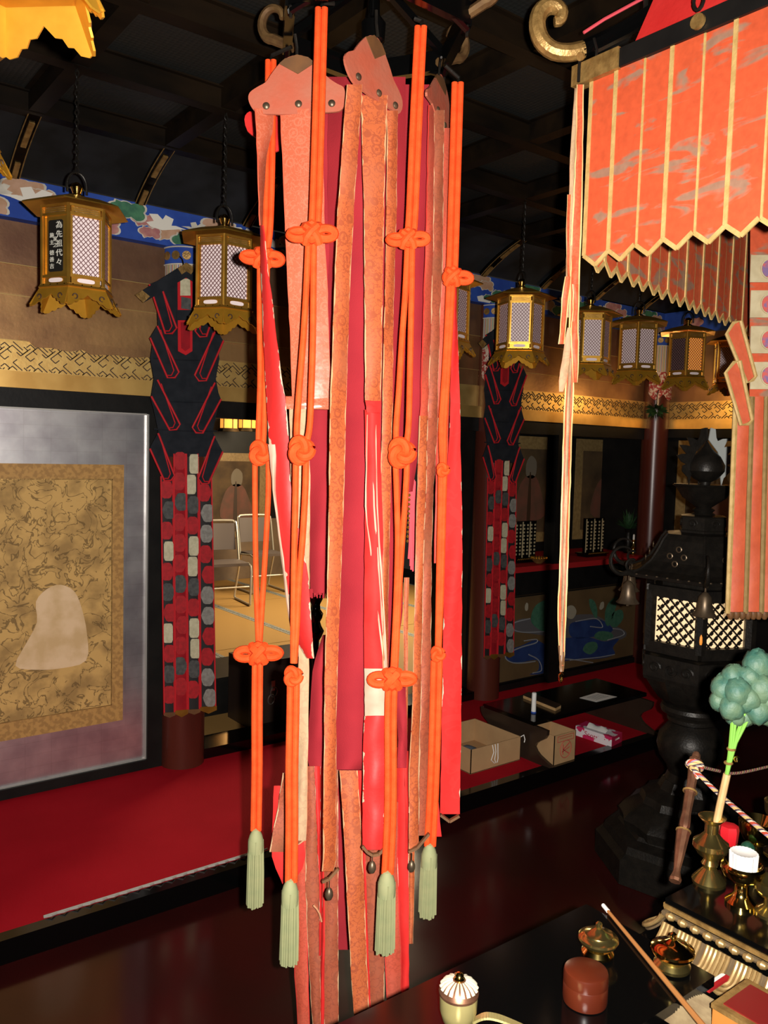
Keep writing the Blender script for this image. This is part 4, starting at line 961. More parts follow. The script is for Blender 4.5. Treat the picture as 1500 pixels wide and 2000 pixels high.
def wp(pts,m,nm,e=0.0,d=None):
    P=[pw(900+x/3.571,1040+y/3.571) for x,y in smooth_closed(pts,4)]
    for di,dd in enumerate(doors):
        a,b=((4.06,ap.x-.056),(ap.x+.056,XR-.13))[di]
        Q=[V((min(max(p.x,a+.004),b-.004),p.y-e,min(max(p.z,.062),.645))) for p in P]
        if max(q.x for q in Q)-min(q.x for q in Q)<.012: continue
        MB().prism(Q,(0,-.001,0)).build(nm,M[m],dd,org=o,smooth=False)
def wl_(pts,nm='wave_line'):
    P=[pw(900+x/3.571,1040+y/3.571) for x,y in crom(pts,30)]
    for di,dd in enumerate(doors):
        a,b=((4.06,ap.x-.056),(ap.x+.056,XR-.13))[di]
        run=[p+V((0,-.003,0)) for p in P if a<p.x<b and .06<p.z<.65]
        if len(run)>3: MB().tube(run,.0045,5).build(nm,M['wline'],dd,org=o)
wp([(350,650),(380,620),(440,600),(600,600),(900,570),(1050,640),(1150,690),(1130,740),(1000,760),(760,740),(600,720),(440,700),(370,690)],'mist','painted_mist')
wp([(310,860),(330,820),(420,790),(520,750),(600,780),(700,740),(880,730),(1000,760),(1100,740),(1060,800),(1070,850),(960,880),(760,890),(640,930),(600,980),(480,990),(540,960),(530,890),(420,905),(340,900)],'water','painted_water',.001)
wp([(760,640),(860,615),(980,610),(1060,680),(960,720),(780,735)],'water','painted_water',.001)
for k,(pts,m) in enumerate((([(500,640),(490,580),(520,510),(590,470),(650,480),(650,640),(580,690)],'lotus'),([(895,465),(930,480),(950,540),(945,600),(925,580),(900,520)],'lotus'),([(1010,640),(1005,560),(1030,490),(1090,445),(1080,520),(1040,640)],'lotus'),([(1040,640),(1060,560),(1120,540),(1130,600),(1080,660)],'lotus'),([(930,730),(960,690),(1040,695),(1060,730),(1000,755)],'lotus'),([(850,820),(880,770),(940,765),(950,810),(900,850)],'lotus'),([(740,590),(740,520),(780,510),(805,550),(780,600)],'petalw'),([(965,530),(975,490),(995,485),(995,520),(978,538)],'petalw'),([(445,520),(455,490),(468,500),(465,540),(450,545)],'petalw'))): wp(pts,m,'painted_leaf' if m=='lotus' else 'painted_bud',.002)
wl_([(1000,920),(700,880),(420,910),(330,895),(315,850),(420,800),(520,770),(525,745),(440,755)]); wl_([(600,690),(430,695),(360,670),(370,630),(480,600)]); wl_([(500,980),(560,960),(540,890),(470,850)]); wl_([(800,620),(940,600),(985,660),(900,655)]); wl_([(760,890),(960,870),(1070,850)]); wl_([(1020,750),(1130,715),(1120,680),(1060,670)])
shf=MB().box(4.03,XR-.1,YW-.07,YA-.02,.835,.875).build('shelf',M['redcloth'],cab,org=o,smooth=False)
# things on the shelf
M['ivory']=mat('gilt_lettering',(.55,.45,.26),.4,.3)
def tablets(px,py,n,label):
    b=onY(px,py,YW+.12); base=V((b.x,YW+.12,.876)); t=thing('tablet_rack',label,'tablet rack',base); o=base
    MB().box(base.x-.12,base.x+.12,YW+.07,YW+.17,.876,.895).box(base.x-.13,base.x+.13,YW+.06,YW+.18,.895,.905).build('stand',M['lacquer'],t,org=o,smooth=False)
    h=.27
    for k in range(n):
        x=base.x-.095+.19*k/(n-1); rd=MB().box(x-.016,x+.016,YW+.10,YW+.125,.905,.905+h); r_=rd.build('tablet',M['lacquer'],t,org=o,smooth=False)
        if k%2==0: MB().box(x-.0165,x-.0085,YW+.096,YW+.10,.91,.9+h).build('bright_edge',M['ivory'],r_,org=o,smooth=False)
        mb=MB()
        for q in range(9): mb.box(x-.005,x+.007+.002*(q%2),YW+.097,YW+.10,.93+q*.026,.944+q*.026)
        mb.build('gilt_marks',M['ivory'],r_,org=o,smooth=False)
    rdd=random.Random(n)
    mb=MB()
    for q in range(26): mb.lathe([(.001,0),(.004,.003),(.001,.007)],6,(base.x-.12+.24*q/25,YW+.055,.9+.004*(q%2)))
    mb.build('bead_row',M['gold'],t,org=o)
tablets(1021,1085,6,'row of black tablets on the red shelf left of the alcove post')
tablets(1156,1085,5,'row of black tablets on the red shelf right of the alcove post')
def on_shelf(px,py,Y): p=onY(px,py,Y); return V((p.x,Y,.876))
p=on_shelf(1052,1100,YW-.0); t=thing('offering_tray','small beaded gilt tray on the red shelf between the black tablets','tray',p)
MB().lathe([(.02,0),(.03,.006),(.055,.03),(.06,.034),(.052,.034),(.03,.014),(.01,.012)],20,p).build('dish',M['gilt'],t,org=p)
mb=MB()
for q in range(18): mb.lathe([(.001,0),(.008,.008),(.001,.016)],8,p+V((.056*cos(q*PI/9),.056*sin(q*PI/9),.034)))
mb.build('bead_rim',M['gold'],t,org=p)
p=on_shelf(1236,1088,YW-.0); t=thing('candlestick','small brass candlestick at the right end of the red shelf','candlestick',p)
MB().lathe([(.035,0),(.036,.008),(.014,.02),(.010,.05),(.017,.06),(.009,.075),(.008,.11),(.018,.12),(.006,.125),(.004,.15)],16,p).build('stem',M['brass'],t,org=p)
MB().lathe([(.008,.125),(.008,.16),(.002,.168)],10,p).build('candle_stub',M['paper'],t,org=p)
p=on_shelf(1283,1088,YW+.03); p.x=min(p.x,XR-.16); p.y=YW+.12; t=thing('shelf_vase','dark vase of green sprigs on the shelf in front of the corner column','vase',p)
MB().lathe([(.03,0),(.034,.01),(.022,.03),(.035,.09),(.028,.14),(.02,.17),(.032,.19)],16,p).build('vase_body',M['iron'],t,org=p)
M['sprig']=mat('dark_green_leaf',(.014,.045,.014),.6,col2=(.02,.07,.02),nscale=30); rd=random.Random(3); mb=MB()
for k in range(90):
    a=rd.uniform(0,6.28); e=rd.uniform(-.3,1.4); L_=rd.uniform(.07,.16); q=p+V((0,0,.19)); dv=V((cos(a)*cos(e)*.75,sin(a)*cos(e)*.75,abs(sin(e))+.25))*L_; s_=dv.cross(V((0,0,1))).normalized()*.008
    mb.add([q+dv*.15,q+dv*.6+s_,q+dv,q+dv*.6-s_,q+dv*.6+V((0,0,.003))],[(0,1,4),(1,2,4),(2,3,4),(3,0,4),(0,3,2,1)])
mb.build('sprigs',M['sprig'],t,org=p,smooth=False)
# green ball of sprigs hung at the corner of the frieze
p=V((5.62,3.86,2.03)); t=thing('hanging_sprig_ball','dark green sprig bundle hanging on the gold frieze at the corner','greenery',p); mb=MB(); rd=random.Random(6)
for k in range(130):
    d_=V((rd.gauss(0,1),rd.gauss(0,1),rd.gauss(0,.8))).normalized()*rd.uniform(.06,.10); s_=d_.orthogonal().normalized()*.012; q=p+d_*.25; mb.add([q,p+d_*.7+s_,p+d_,p+d_*.7-s_],[(0,1,2,3)]); mb.add([q+d_*.01,p+d_*.72-s_,p+d_*1.02,p+d_*.72+s_],[(0,1,2,3)])
mb.build('leaf_bundle',M['sprig'],t,org=p,smooth=False); MB().tube([p,p+V((0,0,.12)),V((5.70,3.90,2.2))],.004,5).build('tie',M['iron'],t,org=p)
# round gong on the right wall
p=V((XR-.09,2.33,1.40)); t=thing('round_gong','dull grey round gong hung behind the bronze lantern by the orange strip','gong',p)
MB().lathe([(.001,.012),(.05,.012),(.13,.006),(.15,0),(.15,-.02),(.1,-.024),(.001,-.024)],32,p,M=Matrix.Rotation(R(-90),3,'Y')).build('disc',mat('grey_bronze',(.10,.095,.10),.5,.3),t,org=p)
MB().tube([p+V((0,0,.14)),V((XR-.04,2.33,1.85))],.004,6).build('hanging_cord',M['redcloth'],t,org=p)
# ---- matted room behind the open bay
M['tatami']=mat('tatami_straw',(.42,.245,.075),.7,col2=(.36,.20,.06),nscale=60,stretch=(30,1,1),bump=.2,bscale=40,spec=.2)
M['tedge']=mat('tatami_border',(.32,.31,.27),.7,col2=(.12,.13,.12),nscale=90,nlo=.48,nhi=.52)
fb=struct('floor_back',MB().box(1.0,7.5,YW+.12,9.4,-.10,-.03),M['blackwood'])
proto=None
for i in range(6):
    for j in range(3):
        loc=(1.55+.91*i,YW+.24+.9+1.81*j,-.001)
        if proto is None:
            proto=MB().box(-.45,.45,-.9,.9,-.028,0).build('tatami_mat',M['tatami'],fb,smooth=False,loc=loc)
            e1=MB().box(-.452,-.418,-.9,.9,-.02,.0015).box(.418,.452,-.9,.9,-.02,.0015).build('mat_border',M['tedge'],proto,smooth=False)
        else:
            m_=inst(proto,'tatami_mat',loc,fb); inst(e1,'mat_border',(0,0,0),m_)
struct('trim_11',MB().box(1.86,3.86,YW-.06,YW+.13,0,.055),M['lacquer'])
struct('wall_room',MB().box(1.0,7.5,9.3,9.4,-.1,3.1),M['blackwood'])
struct('ceiling_back',MB().box(1.0,7.5,YW+.1,9.4,2.75,2.8),M['blackwood'])
M['plaster']=mat('tan_plaster',(.22,.15,.09),.8,col2=(.16,.11,.07),nscale=5)
struct('wall_room_2',MB().box(2.6,7.2,9.26,9.3,.0,.75),M['plaster'])
q0=onY(462,885,9.24); q1=onY(462,1050,9.24)
pt2=picture('dim hanging picture far at the back of the matted room','y',9.25,q0.x-.42,q0.x+.42,q1.z,q0.z)
# black low step and cabinet in the opening
t=thing('low_black_table','low black lacquer table just inside the open bay','table',(2.45,4.62,0)); o=t.location
a0=onZ(395,1432,0); 
MB().box(1.9,2.86,4.55,5.0,.20,.235).build('table_top',M['blackwood'],t,org=o,smooth=False)
MB().box(1.93,2.83,4.57,4.59,.0,.20).build('front_panel',M['blackwood'],t,org=o,smooth=False)
for x in (1.94,2.80):
    for y in (4.61,4.96): MB().box(x-.02,x+.02,y-.02,y+.02,0,.20).build('leg',M['blackwood'],t,org=o,smooth=False)
p=onY(528,1480,4.20); t=thing('dark_chest','dark chest with metal ring pulls behind the far-left orange cord','chest',(p.x,4.25,0)); o=t.location
MB().box(p.x-.13,p.x+.30,4.20,4.50,0,.40).build('body',M['maroon2'] if 'maroon2' in M else mat('dark_chest_wood',(.025,.014,.010),.4),t,org=o,smooth=False)
M['steel']=mat('worn_steel',(.45,.43,.38),.3,.9)
for (px,py) in ((535,1352),(530,1366)):
    q=onY(px,py,4.19); MB().tube([q+V((.022*cos(a),-.004*sin(a),.03*sin(a))) for a in [2*PI*k/20 for k in range(20)]],.0035,6,closed=True).build('ring_pull',M['steel'],t,org=o)
q=onY(533,1342,4.195); MB().box(q.x-.012,q.x+.012,4.19,4.20,q.z-.02,q.z+.04).build('ring_plate',M['steel'],t,org=o,smooth=False)
# folding chairs far back
M['chairseat']=mat('brown_vinyl',(.11,.085,.075),.6); M['tubew']=mat('pale_tube_metal',(.62,.58,.48),.35,.6)
def chair(loc,rz,label):
    t=thing('folding_chair',label,'chair',loc,rz,'folding chairs in the matted room')
    for s in (-.21,.21):
        MB().tube([(s,-.24,.02),(s,-.20,.012),(s,.22,.012),(s,.25,.03),(s,.10,.42),(s,-.16,.44),(s,-.24,.42),(s,-.26,.36),(s,-.24,.02)],.012,8).build('side_frame',M['tubew'],t)
    P=[(-.21,.12,.40),(-.21,.22,.80),(-.19,.235,.84),(-.14,.24,.86),(.14,.24,.86),(.19,.235,.84),(.21,.22,.80),(.21,.12,.40)]
    MB().tube(crom(P,28),.012,8).build('back_frame',M['tubew'],t)
    g=[[V((-.19+.38*j/6,.225-.05*i/5-.015*sin(PI*j/6)*-1,.83-.28*i/5)) for j in range(7)] for i in range(6)]
    MB().sheet(g,.02).build('backrest',M['chairseat'],t)
    g=[[V((-.20+.40*j/6,-.22+.36*i/6,.452+.012*sin(PI*j/6)*sin(PI*i/6))) for j in range(7)] for i in range(7)]
    MB().sheet(g,-.03).build('seat',M['chairseat'],t)
    MB().tube([(-.21,-.2,.2),(.21,-.2,.2)],.009,6).build('stretcher',M['tubew'],t)
q=onZ(436,1170,0); chair((q.x*.97,q.y*.97,0),R(-8),'pale-framed folding chair in the matted room nearer the column banner')
q=onZ(485,1150,0); chair((q.x*.97+.22,q.y*.97+.10,0),R(-4),'pale-framed folding chair in the matted room nearer the orange cords')
# lit lanterns far back
M['warmlit']=mat('lit_amber_paper',(.5,.25,.06),.6,emit=(1.0,.36,.05),estr=1.1)
for k,(px,lb_) in enumerate(((447,'lit amber lantern far at the back of the room, left one of two'),(483,'lit amber lantern far at the back of the room, right one of two'))):
    q=onY(px,818,8.9); t=thing('lit_lantern',lb_,'lantern',q-V((0,0,.09)),group='lit lanterns in the back room'); o=t.location
    MB().lathe([(.10,-.11),(.10,.06)],6,q,ph=PI/6).build('lit_body',M['warmlit'],t,org=o,smooth=False)
    MB().lathe([(.13,.06),(.05,.10),(.01,.12)],6,q,ph=PI/6).build('roof',M['gilt'],t,org=o,smooth=False)
    mb=MB()
    for j in range(6): a=PI/3*j+PI/6; mb.tube([q+V((.104*cos(a),.104*sin(a),-.11)),q+V((.104*cos(a),.104*sin(a),.06))],.006,5)
    mb.build('posts',M['iron'],t,org=o); MB().lathe([(.13,-.15),(.11,-.11)],6,q,ph=PI/6).build('base',M['iron'],t,org=o,smooth=False)
    MB().tube([q+V((0,0,.12)),V((q.x,q.y,2.75))],.005,5).build('chain',M['iron'],t,org=o)
    light('back_lantern_lamp','POINT',q+V((0,-.2,-.05)),4,(1,.55,.18),.08)
# turned black candle stand seen in the gap of the banners
p0=onY(617,1155,3.35); p=V((p0.x,3.35,0)); t=thing('candle_stand','turned black candle stand seen through the gap between the red banners','candle stand',p)
z0=onY(617,1160,3.35).z
pf=[(.09,0),(.09,.02),(.05,.05),(.022,.10),(.020,.30)]
zz_=[(1375,.020),(1300,.012),(1275,.016),(1262,.020),(1250,.022),(1242,.034),(1232,.044),(1222,.030),(1214,.024),(1206,.034),(1198,.038),(1190,.024),(1180,.022),(1170,.034),(1162,.044),(1154,.05),(1150,.03),(1140,.03)]
for y,r_ in zz_: pf.append((r_,onY(617,y,3.35).z))
pf=[q for i,q in enumerate(pf) if i==0 or q[1]>=pf[i-1][1]]
MB().lathe(pf,24,p).build('turned_post',M['lacquer'],t,org=p)
MB().lathe([(.03,pf[-1][1]),(.075,pf[-1][1]+.01),(.08,pf[-1][1]+.02),(.02,pf[-1][1]+.02)],20,p).build('drip_pan',M['lacquer'],t,org=p)
# ---------------------------------------------------------------- orange canopy valance at the right
def canopymat():
    m=bpy.data.materials.new('orange_cloud_brocade'); m.use_nodes=True; nt=m.node_tree; N=nt.nodes; L=nt.links; b=N['Principled BSDF']
    tc=N.new('ShaderNodeTexCoord'); mp=N.new('ShaderNodeMapping'); mp.inputs['Rotation'].default_value=(R(25),R(0),0); mp.inputs['Scale'].default_value=(4,4,13); L.new(tc.outputs['Object'],mp.inputs[0])
    n=N.new('ShaderNodeTexNoise'); n.inputs['Scale'].default_value=2.0; n.inputs['Detail'].default_value=4; n.inputs['Distortion'].default_value=.6; L.new(mp.outputs[0],n.inputs['Vector'])
    cr=N.new('ShaderNodeValToRGB'); e=cr.color_ramp.elements; e[0].position=.55; e[0].color=(.52,.075,.024,1); e[1].position=.63; e[1].color=(.28,.15,.095,1)
    L.new(n.outputs['Fac'],cr.inputs[0])
    n2=N.new('ShaderNodeTexNoise'); n2.inputs['Scale'].default_value=60; L.new(tc.outputs['Object'],n2.inputs['Vector'])
    mr=N.new('ShaderNodeMapRange'); mr.inputs['To Min'].default_value=.75; mr.inputs['To Max'].default_value=1.2; L.new(n2.outputs['Fac'],mr.inputs['Value'])
    hs=N.new('ShaderNodeHueSaturation'); L.new(mr.outputs[0],hs.inputs['Value']); L.new(cr.outputs[0],hs.inputs['Color']); L.new(hs.outputs[0],b.inputs['Base Color']); b.inputs['Roughness'].default_value=.55
    bp=N.new('ShaderNodeBump'); bp.inputs['Strength'].default_value=.2; bp.inputs['Distance'].default_value=.002; L.new(n2.outputs['Fac'],bp.inputs['Height']); L.new(bp.outputs[0],b.inputs['Normal'])
    return m
M['canopy']=canopymat(); M['piping']=mat('gold_piping_cloth',(.50,.33,.12),.6,col2=(.40,.25,.08),nscale=40,bump=.3,bscale=120)
def valance(label,p0,dirv,n,wd,ztop,zbot,rodmat):
    t=thing('canopy_valance',label,'valance',V((p0.x,p0.y,zbot))); o=t.location; d=V(dirv).normalized(); nrm=V((-d.y,d.x,0))
    if nrm.dot(-V((p0.x,p0.y,0)))<0: nrm=-nrm
    for k in range(n):
        a=V((p0.x,p0.y,0))+d*(wd*k); b=a+d*wd; of=nrm*(.003 if k%2 else 0.0)
        Z=lambda p,z: V((p.x,p.y,z))+of
        pts=[Z(a,ztop),Z(a,zbot),Z(a.lerp(b,.5),zbot-.028),Z(b,zbot),Z(b,ztop)]
        pn=MB().prism(pts,nrm*.003).build('valance_panel',M['canopy'],t,org=o,smooth=False)
        e=MB(); off=nrm*.0035
        for qi,(q0,q1) in enumerate(zip([pts[0],pts[1],pts[2]],[pts[1],pts[2],pts[3]])): e.bar(q0+off+nrm*.0007*qi,q1+off+nrm*.0007*qi,.0100,.004,nrm)
        e.build('panel_piping',M['piping'],pn,org=o,smooth=False)
    return t,o,nrm,d
NP=V((1.62,1.335,0))
t,o,nrm,d=valance('near orange valance with gold-piped pointed panels at the top right',NP,(0,-1,0),11,.0735,2.555,2.135,None)
MB().bar((1.62,1.38,2.565),(1.62,.45,2.565),.028,.042).build('rail',M['blackwood'],t,org=o,smooth=False)
MB().bar((1.618,1.385,2.565),(1.618,1.25,2.565),.034,.048).build('gilt_rail_end',M['gilt'],t,org=o,smooth=False)
q=onX(1363,42,1.60); MB().lathe([(.016,-.004),(.016,.004)],14,q,M=Matrix.Rotation(R(90),3,'Y')).build('gilt_stud',M['gilt'],t,org=o)
MB().tube([q+V((0,.012*cos(a),.045+.022*sin(a))) for a in [2*PI*k/14 for k in range(14)]],.004,6,closed=True).build('hanging_ring',M['iron'],t,org=o)
MB().tube([q+V((0,0,.065)),V((q.x,q.y,2.99))],.004,6).build('hanging_chain',M['iron'],t,org=o)
FA=V((1.64,1.335,0)); FB=V((2.992,1.639,0)); dv=FB-FA; nf=20
t2,o2,n2,d2=valance('far orange valance with narrower pointed panels, seen under the near one',FA,dv,nf,dv.length/nf,2.54,2.135,None)
MB().bar(FA+V((0,0,2.55)),FB+V((0,0,2.55)),.026,.04).build('rail',M['blackwood'],t2,org=o2,smooth=False)
MB().tube([V((2.3,1.487,2.56)),V((2.3,1.487,2.99))],.004,6).build('hanging_chain',M['iron'],t2,org=o2)
# canopy top cloth and curled arm
t=thing('canopy_roof','red cloth roof of the canopy with a black arm ending in a gilt curl','canopy',(1.75,1.0,2.62)); o=t.location
g=[[V((1.655+.07*i/4,1.26-.95*j/6-.10*i/4,2.588+.30*(i/4))) for j in range(7)] for i in range(5)]
MB().sheet(g,-.004).build('roof_cloth',M['redsilk'],t,org=o)
cp=[(1400,-40),(1300,8),(1220,58),(1165,86),(1135,99)]
MB().tube([D(x,y,1.98) for x,y in cp],.020,10).build('black_arm',M['lacquer'],t,org=o)
cg=crom([(1140,97),(1110,103),(1080,99),(1058,80),(1049,52),(1054,26),(1070,12),(1088,14),(1097,26),(1093,40),(1083,43)],26)
MB().tube([D(x,y,1.98) for x,y in cg],[.0205]*16+[.0205-.0009*k for k in range(11)],10).build('gilt_curl',M['gilt'],t,org=o)
q=D(1134,110,1.96); MB().lathe([(.010,-.003),(.010,.003)],12,q,M=Matrix.Rotation(R(70),3,'Y')).build('gilt_stud',M['gilt'],t,org=o)
MB().tube([D(1140,64,2.02),D(1180,38,2.02),D(1250,0,2.02),D(1300,-26,2.02)],.004,6).build('pink_cord',M['pinkcord'],t,org=o)
MB().tube([D(1133,112,1.97),D(1131,135,1.97),D(1130,160,1.975)],.004,6).build('hook_wire',M['iron'],t,org=o)
MB().tube([D(1160,75,1.96),D(1166,98,1.955),D(1162,128,1.965),D(1152,140,1.985)],.0035,6).build('tie_cord',M['iron'],t,org=o)
MB().tube([D(1260,32,1.98),V((D(1260,32,1.98).x,D(1260,32,1.98).y,2.99))],.006,6).build('hanging_rod',M['iron'],t,org=o)
# edge-on narrow streamer hanging from the canopy corner
M['ored']=brocade('orange_red_strip',(.50,.085,.03),(.42,.06,.02),(.62,.42,.18),ew=.16,rough=.6,pscale=20,fray=.04)
t=thing('edge_on_streamer','thin orange and gold streamer hanging edge-on from the canopy corner','streamer',D(1095,1330,1.97)); o=t.location
for k,(m,rows,dd) in enumerate((('ored',[(165,1126,1140),(290,1124,1139),(420,1118,1138),(500,1114,1134),(600,1112,1131),(660,1110,1130)],1.975),
  ('cream',[(172,1122,1131),(300,1114,1126),(420,1110,1122),(520,1105,1118),(620,1104,1112)],1.985),
  ('ored',[(380,1108,1116),(450,1105,1113),(540,1108,1114)],1.965),
  ('ored',[(540,1104,1116),(580,1097,1112),(640,1094,1106),(672,1090,1102)],1.96),
  ('ored',[(555,1118,1132),(600,1119,1131),(640,1115,1128),(655,1114,1120)],1.96),
  ('ored',[(628,1116,1129),(660,1114,1131),(720,1118,1130),(747,1119,1128)],1.955),
  ('cream',[(640,1108,1120),(700,1098,1112),(740,1092,1108),(765,1092,1100)],1.965),
  ('ored',[(650,1112,1123),(760,1103,1121),(900,1098,1116),(1040,1094,1112),(1200,1089,1106),(1300,1093,1102)],1.97),
  ('cream',[(700,1110,1117),(900,1104,1111),(1100,1098,1104),(1280,1094,1100)],1.963))):
    strip(t,o,'streamer_fold',m,rows,dd,dd,seed=80+k,cols=4,bulge=.004,wave=.004)
strip(t,o,'dark_tip','brown',[(1262,1090,1102),(1290,1092,1103),(1312,1093,1101)],1.966,1.966,n=6,cols=3)
MB().lathe([(.001,.0),(.006,-.006),(.006,-.02),(.001,-.028)],10,D(1096,1312,1.97)).build('end_bead',M['brass'],t,org=o)
# wide hanging strip at the right edge
t=thing('canopy_banner','wide orange banner with gold piping and pale roundel panels at the right edge','banner',D(1510,1205,2.6)); o=t.location
M['plainor']=mat('plain_orange_cloth',(.50,.085,.028),.6,col2=(.43,.068,.022),nscale=25,bump=.2,bscale=80); M['ivory2']=mat('ivory_panel_cloth',(.50,.42,.26),.6,col2=(.42,.34,.20),nscale=30); M['roundel']=mat('pink_roundel_cloth',(.55,.10,.08),.6,col2=(.20,.12,.25),nscale=40,nlo=.5,nhi=.6)
def fpoly(nm,pts,m,d,th=.004,par=None): 
    mb,_=flatpoly(pts,lambda x:d,th); return mb.build(nm,M[m],par or t,org=o,smooth=False)
CXB=1522; mir=lambda pts:[(2*CXB-x,y) for x,y in pts]
fpoly('body_cloth',[(1466,440),(1464,800),(1580,800),(1578,440)],'canopy',2.61)
for (ya,yb) in ((498,551),(567,620),(637,690),(707,760)):
    p=fpoly('roundel_panel',[(1467,ya),(1465,yb),(1579,yb),(1577,ya)],'ivory2',2.602)
    cyy=(ya+yb)/2; fpoly('roundel',[(1503+17*cos(2*PI*k/20),cyy+20*sin(2*PI*k/20)) for k in range(20)],'ivory2',2.596,.003,p); fpoly('roundel',[(1503+14*cos(2*PI*k/20),cyy+17*sin(2*PI*k/20)) for k in range(20)],'roundel',2.592,.003,p)
legs=[(1437,1469,1421,1456),(1469,1497,1456,1487),(1497,1535,1487,1525),(1535,1572,1525,1560)]
for (a,b,c,e) in legs:
    L_=ribbon_mb([(775,a,b),(1198,c,e)],2.60,2.60,bulge=.004,wave=.002,seed=int(a),cols=4).build('banner_leg',M['plainor'],t,org=o)
    for (u,v) in ((a,c),(b,e)): MB().tube([D(u,775,2.596),D((u+v)/2,985,2.596),D(v,1198,2.596)],.0085,6).build('leg_piping',M['piping'],L_,org=o)
    fr_=MB()
    for k in range(3):
        x=c+(e-c)*(k+.5)/3; fr_.lathe([(.012,.012),(.012,0),(.006,-.012),(.001,-.014)],10,D(x,1202,2.6))
    fr_.build('leg_fringe',M['brown'],L_,org=o)
for k,pts in enumerate(([(1419,652),(1432,631),(1447,627),(1476,735),(1470,742),(1458,748)],[(1417,728),(1433,708),(1445,705),(1469,820),(1462,828),(1447,830)])):
    for s in (0,1):
        pp=mir(pts) if s else pts; a_=fpoly('side_arm',pp,'plainor',2.585-.006*k,.005)
        MB().tube([D(x,y,2.580-.006*k) for x,y in pp],.006,6,closed=True).build('arm_piping',M['piping'],a_,org=o)
MB().tube([D(1522,440,2.61),D(1522,380,2.61)],.004,6).build('hook_wire',M['iron'],t,org=o)
# ---------------------------------------------------------------- big bronze lantern standing on the floor
IC=V((3.137,1.905,ZF)); t=thing('bronze_lantern','tall dark bronze floor lantern with flaming jewel finial and pierced windows','lantern',IC); o=IC
ad=math.atan2(-IC.y,-IC.x)+R(4)  # a corner faces the camera
def zi(y,dep=3.45): return HC-(y-898)/F*dep
L6=lambda prof,nm,m='iron',n=6: MB().lathe(prof,n,V((IC.x,IC.y,0)),ph=ad).build(nm,M[m],t,org=o,ang=20,smooth=n>6)
L6([(.37,-.078),(.37,.02),(.34,.04),(.33,.07),(.28,.085),(.27,.10)],'foot',n=8)
MB().lathe([(.26,.09),(.27,.13),(.24,.17),(.19,.20),(.18,.23),(.12,.26),(.10,.30)],36,V((IC.x,IC.y,0)),flute=.04,nf=12).build('lotus_base',M['iron'],t,org=o)
MB().lathe([(.10,.29),(.085,.33),(.095,.36),(.125,.40),(.137,.445),(.13,.49),(.10,.53),(.085,.545),(.10,.555),(.10,.57),(.085,.58)],32,V((IC.x,IC.y,0))).build('shaft',M['iron'],t,org=o)
MB().lathe([(.085,.578),(.125,.59),(.13,.605),(.125,.62),(.10,.63)],32,V((IC.x,IC.y,0))).build('shaft_ring',M['iron'],t,org=o)
MB().lathe([(.11,.63),(.15,.66),(.185,.71),(.20,.75)],36,V((IC.x,IC.y,0)),flute=.05,nf=12).build('lotus_cup',M['iron'],t,org=o)
L6([(.235,.745),(.24,.76),(.235,.845),(.20,.85)],'platform')
MB().lathe([(.17,.85),(.185,.862),(.185,.875),(.17,.885)],36,V((IC.x,IC.y,0))).build('platform_ring',M['iron'],t,org=o)
RC=.225; zc0,zc1=.885,1.115
MB().lathe([(RC-.03,zc0),(RC-.03,zc1)],6,V((IC.x,IC.y,0)),ph=ad).build('lit_paper',mat('lit_cream_paper',(.8,.6,.38),.8,emit=(1.0,.66,.33),estr=.55),t,org=o,smooth=False)
def iv(k,r_,z): a=ad+PI/3*k; return V((IC.x+r_*cos(a),IC.y+r_*sin(a),z))
for z in (zc0,zc1):
    mb=MB()
    for k in range(6): mb.bar(iv(k,RC,z),iv(k+1,RC,z),.03,.045)
    mb.build('chamber_rail',M['iron'],t,org=o,smooth=False)
for k in range(6):
    MB().tube([iv(k,RC-.005,zc0),iv(k,RC-.005,zc1)],.024,6).build('chamber_post',M['iron'],t,org=o)
    # flower lattice
    a=iv(k,RC-.012,0); b=iv(k+1,RC-.012,0); W_=(b-a).length; dx=(b-a).normalized(); cell=.042; mb=MB(); m0=.026
    nrm_=V((dx.y,-dx.x,0)); 
    if nrm_.dot(a-V((IC.x,IC.y,0)))<0: nrm_=-nrm_
    def P2(u,z): return V((a.x,a.y,0))+dx*u+V((0,0,z))
    za,zb=zc0+.02,zc1-.02
    def seg(u0,z0,u1,z1):
        ts=[0,1]
        t0,t1=0.0,1.0
        for (p,dp,lo,hi) in ((u0,u1-u0,m0,W_-m0),(z0,z1-z0,za,zb)):
            if abs(dp)<1e-9:
                if p<lo or p>hi: return
            else:
                x0,x1=sorted([(lo-p)/dp,(hi-p)/dp]); t0=max(t0,x0); t1=min(t1,x1)
        if t1-t0<.01: return
        mb.bar(P2(u0+(u1-u0)*t0,z0+(z1-z0)*t0),P2(u0+(u1-u0)*t1,z0+(z1-z0)*t1),.0055,.006,nrm_)
    for i in range(-8,16):
        u=m0+i*cell; seg(u,za,u+(zb-za),zb); seg(u,zb,u+(zb-za),za)
    nd=MB()
    for i in range(-1,10):
        for j in range(-1,12):
            u=m0+i*cell/2; z=za+j*cell/2
            if (i+j)%2==0 and m0<u<W_-m0 and za<z<zb:
                R_=.0078; c=P2(u,z)+nrm_*.0005; nd.prism([c+dx*R_*(1+.35*cos(4*q*PI/4))*cos(q*PI/8)+V((0,0,R_*(1+.35*cos(q*PI/2))*sin(q*PI/8))) for q in range(16)],nrm_*.004)
    l_=mb.build('window_lattice',M['iron'],t,org=o,smooth=False); l_['kind']='stuff'
    n_=nd.build('lattice_rosettes',M['iron'],t,org=o,smooth=False); n_['kind']='stuff'
L6([(.20,1.12),(.17,1.135),(.17,1.15),(.22,1.165)],'neck_ring')
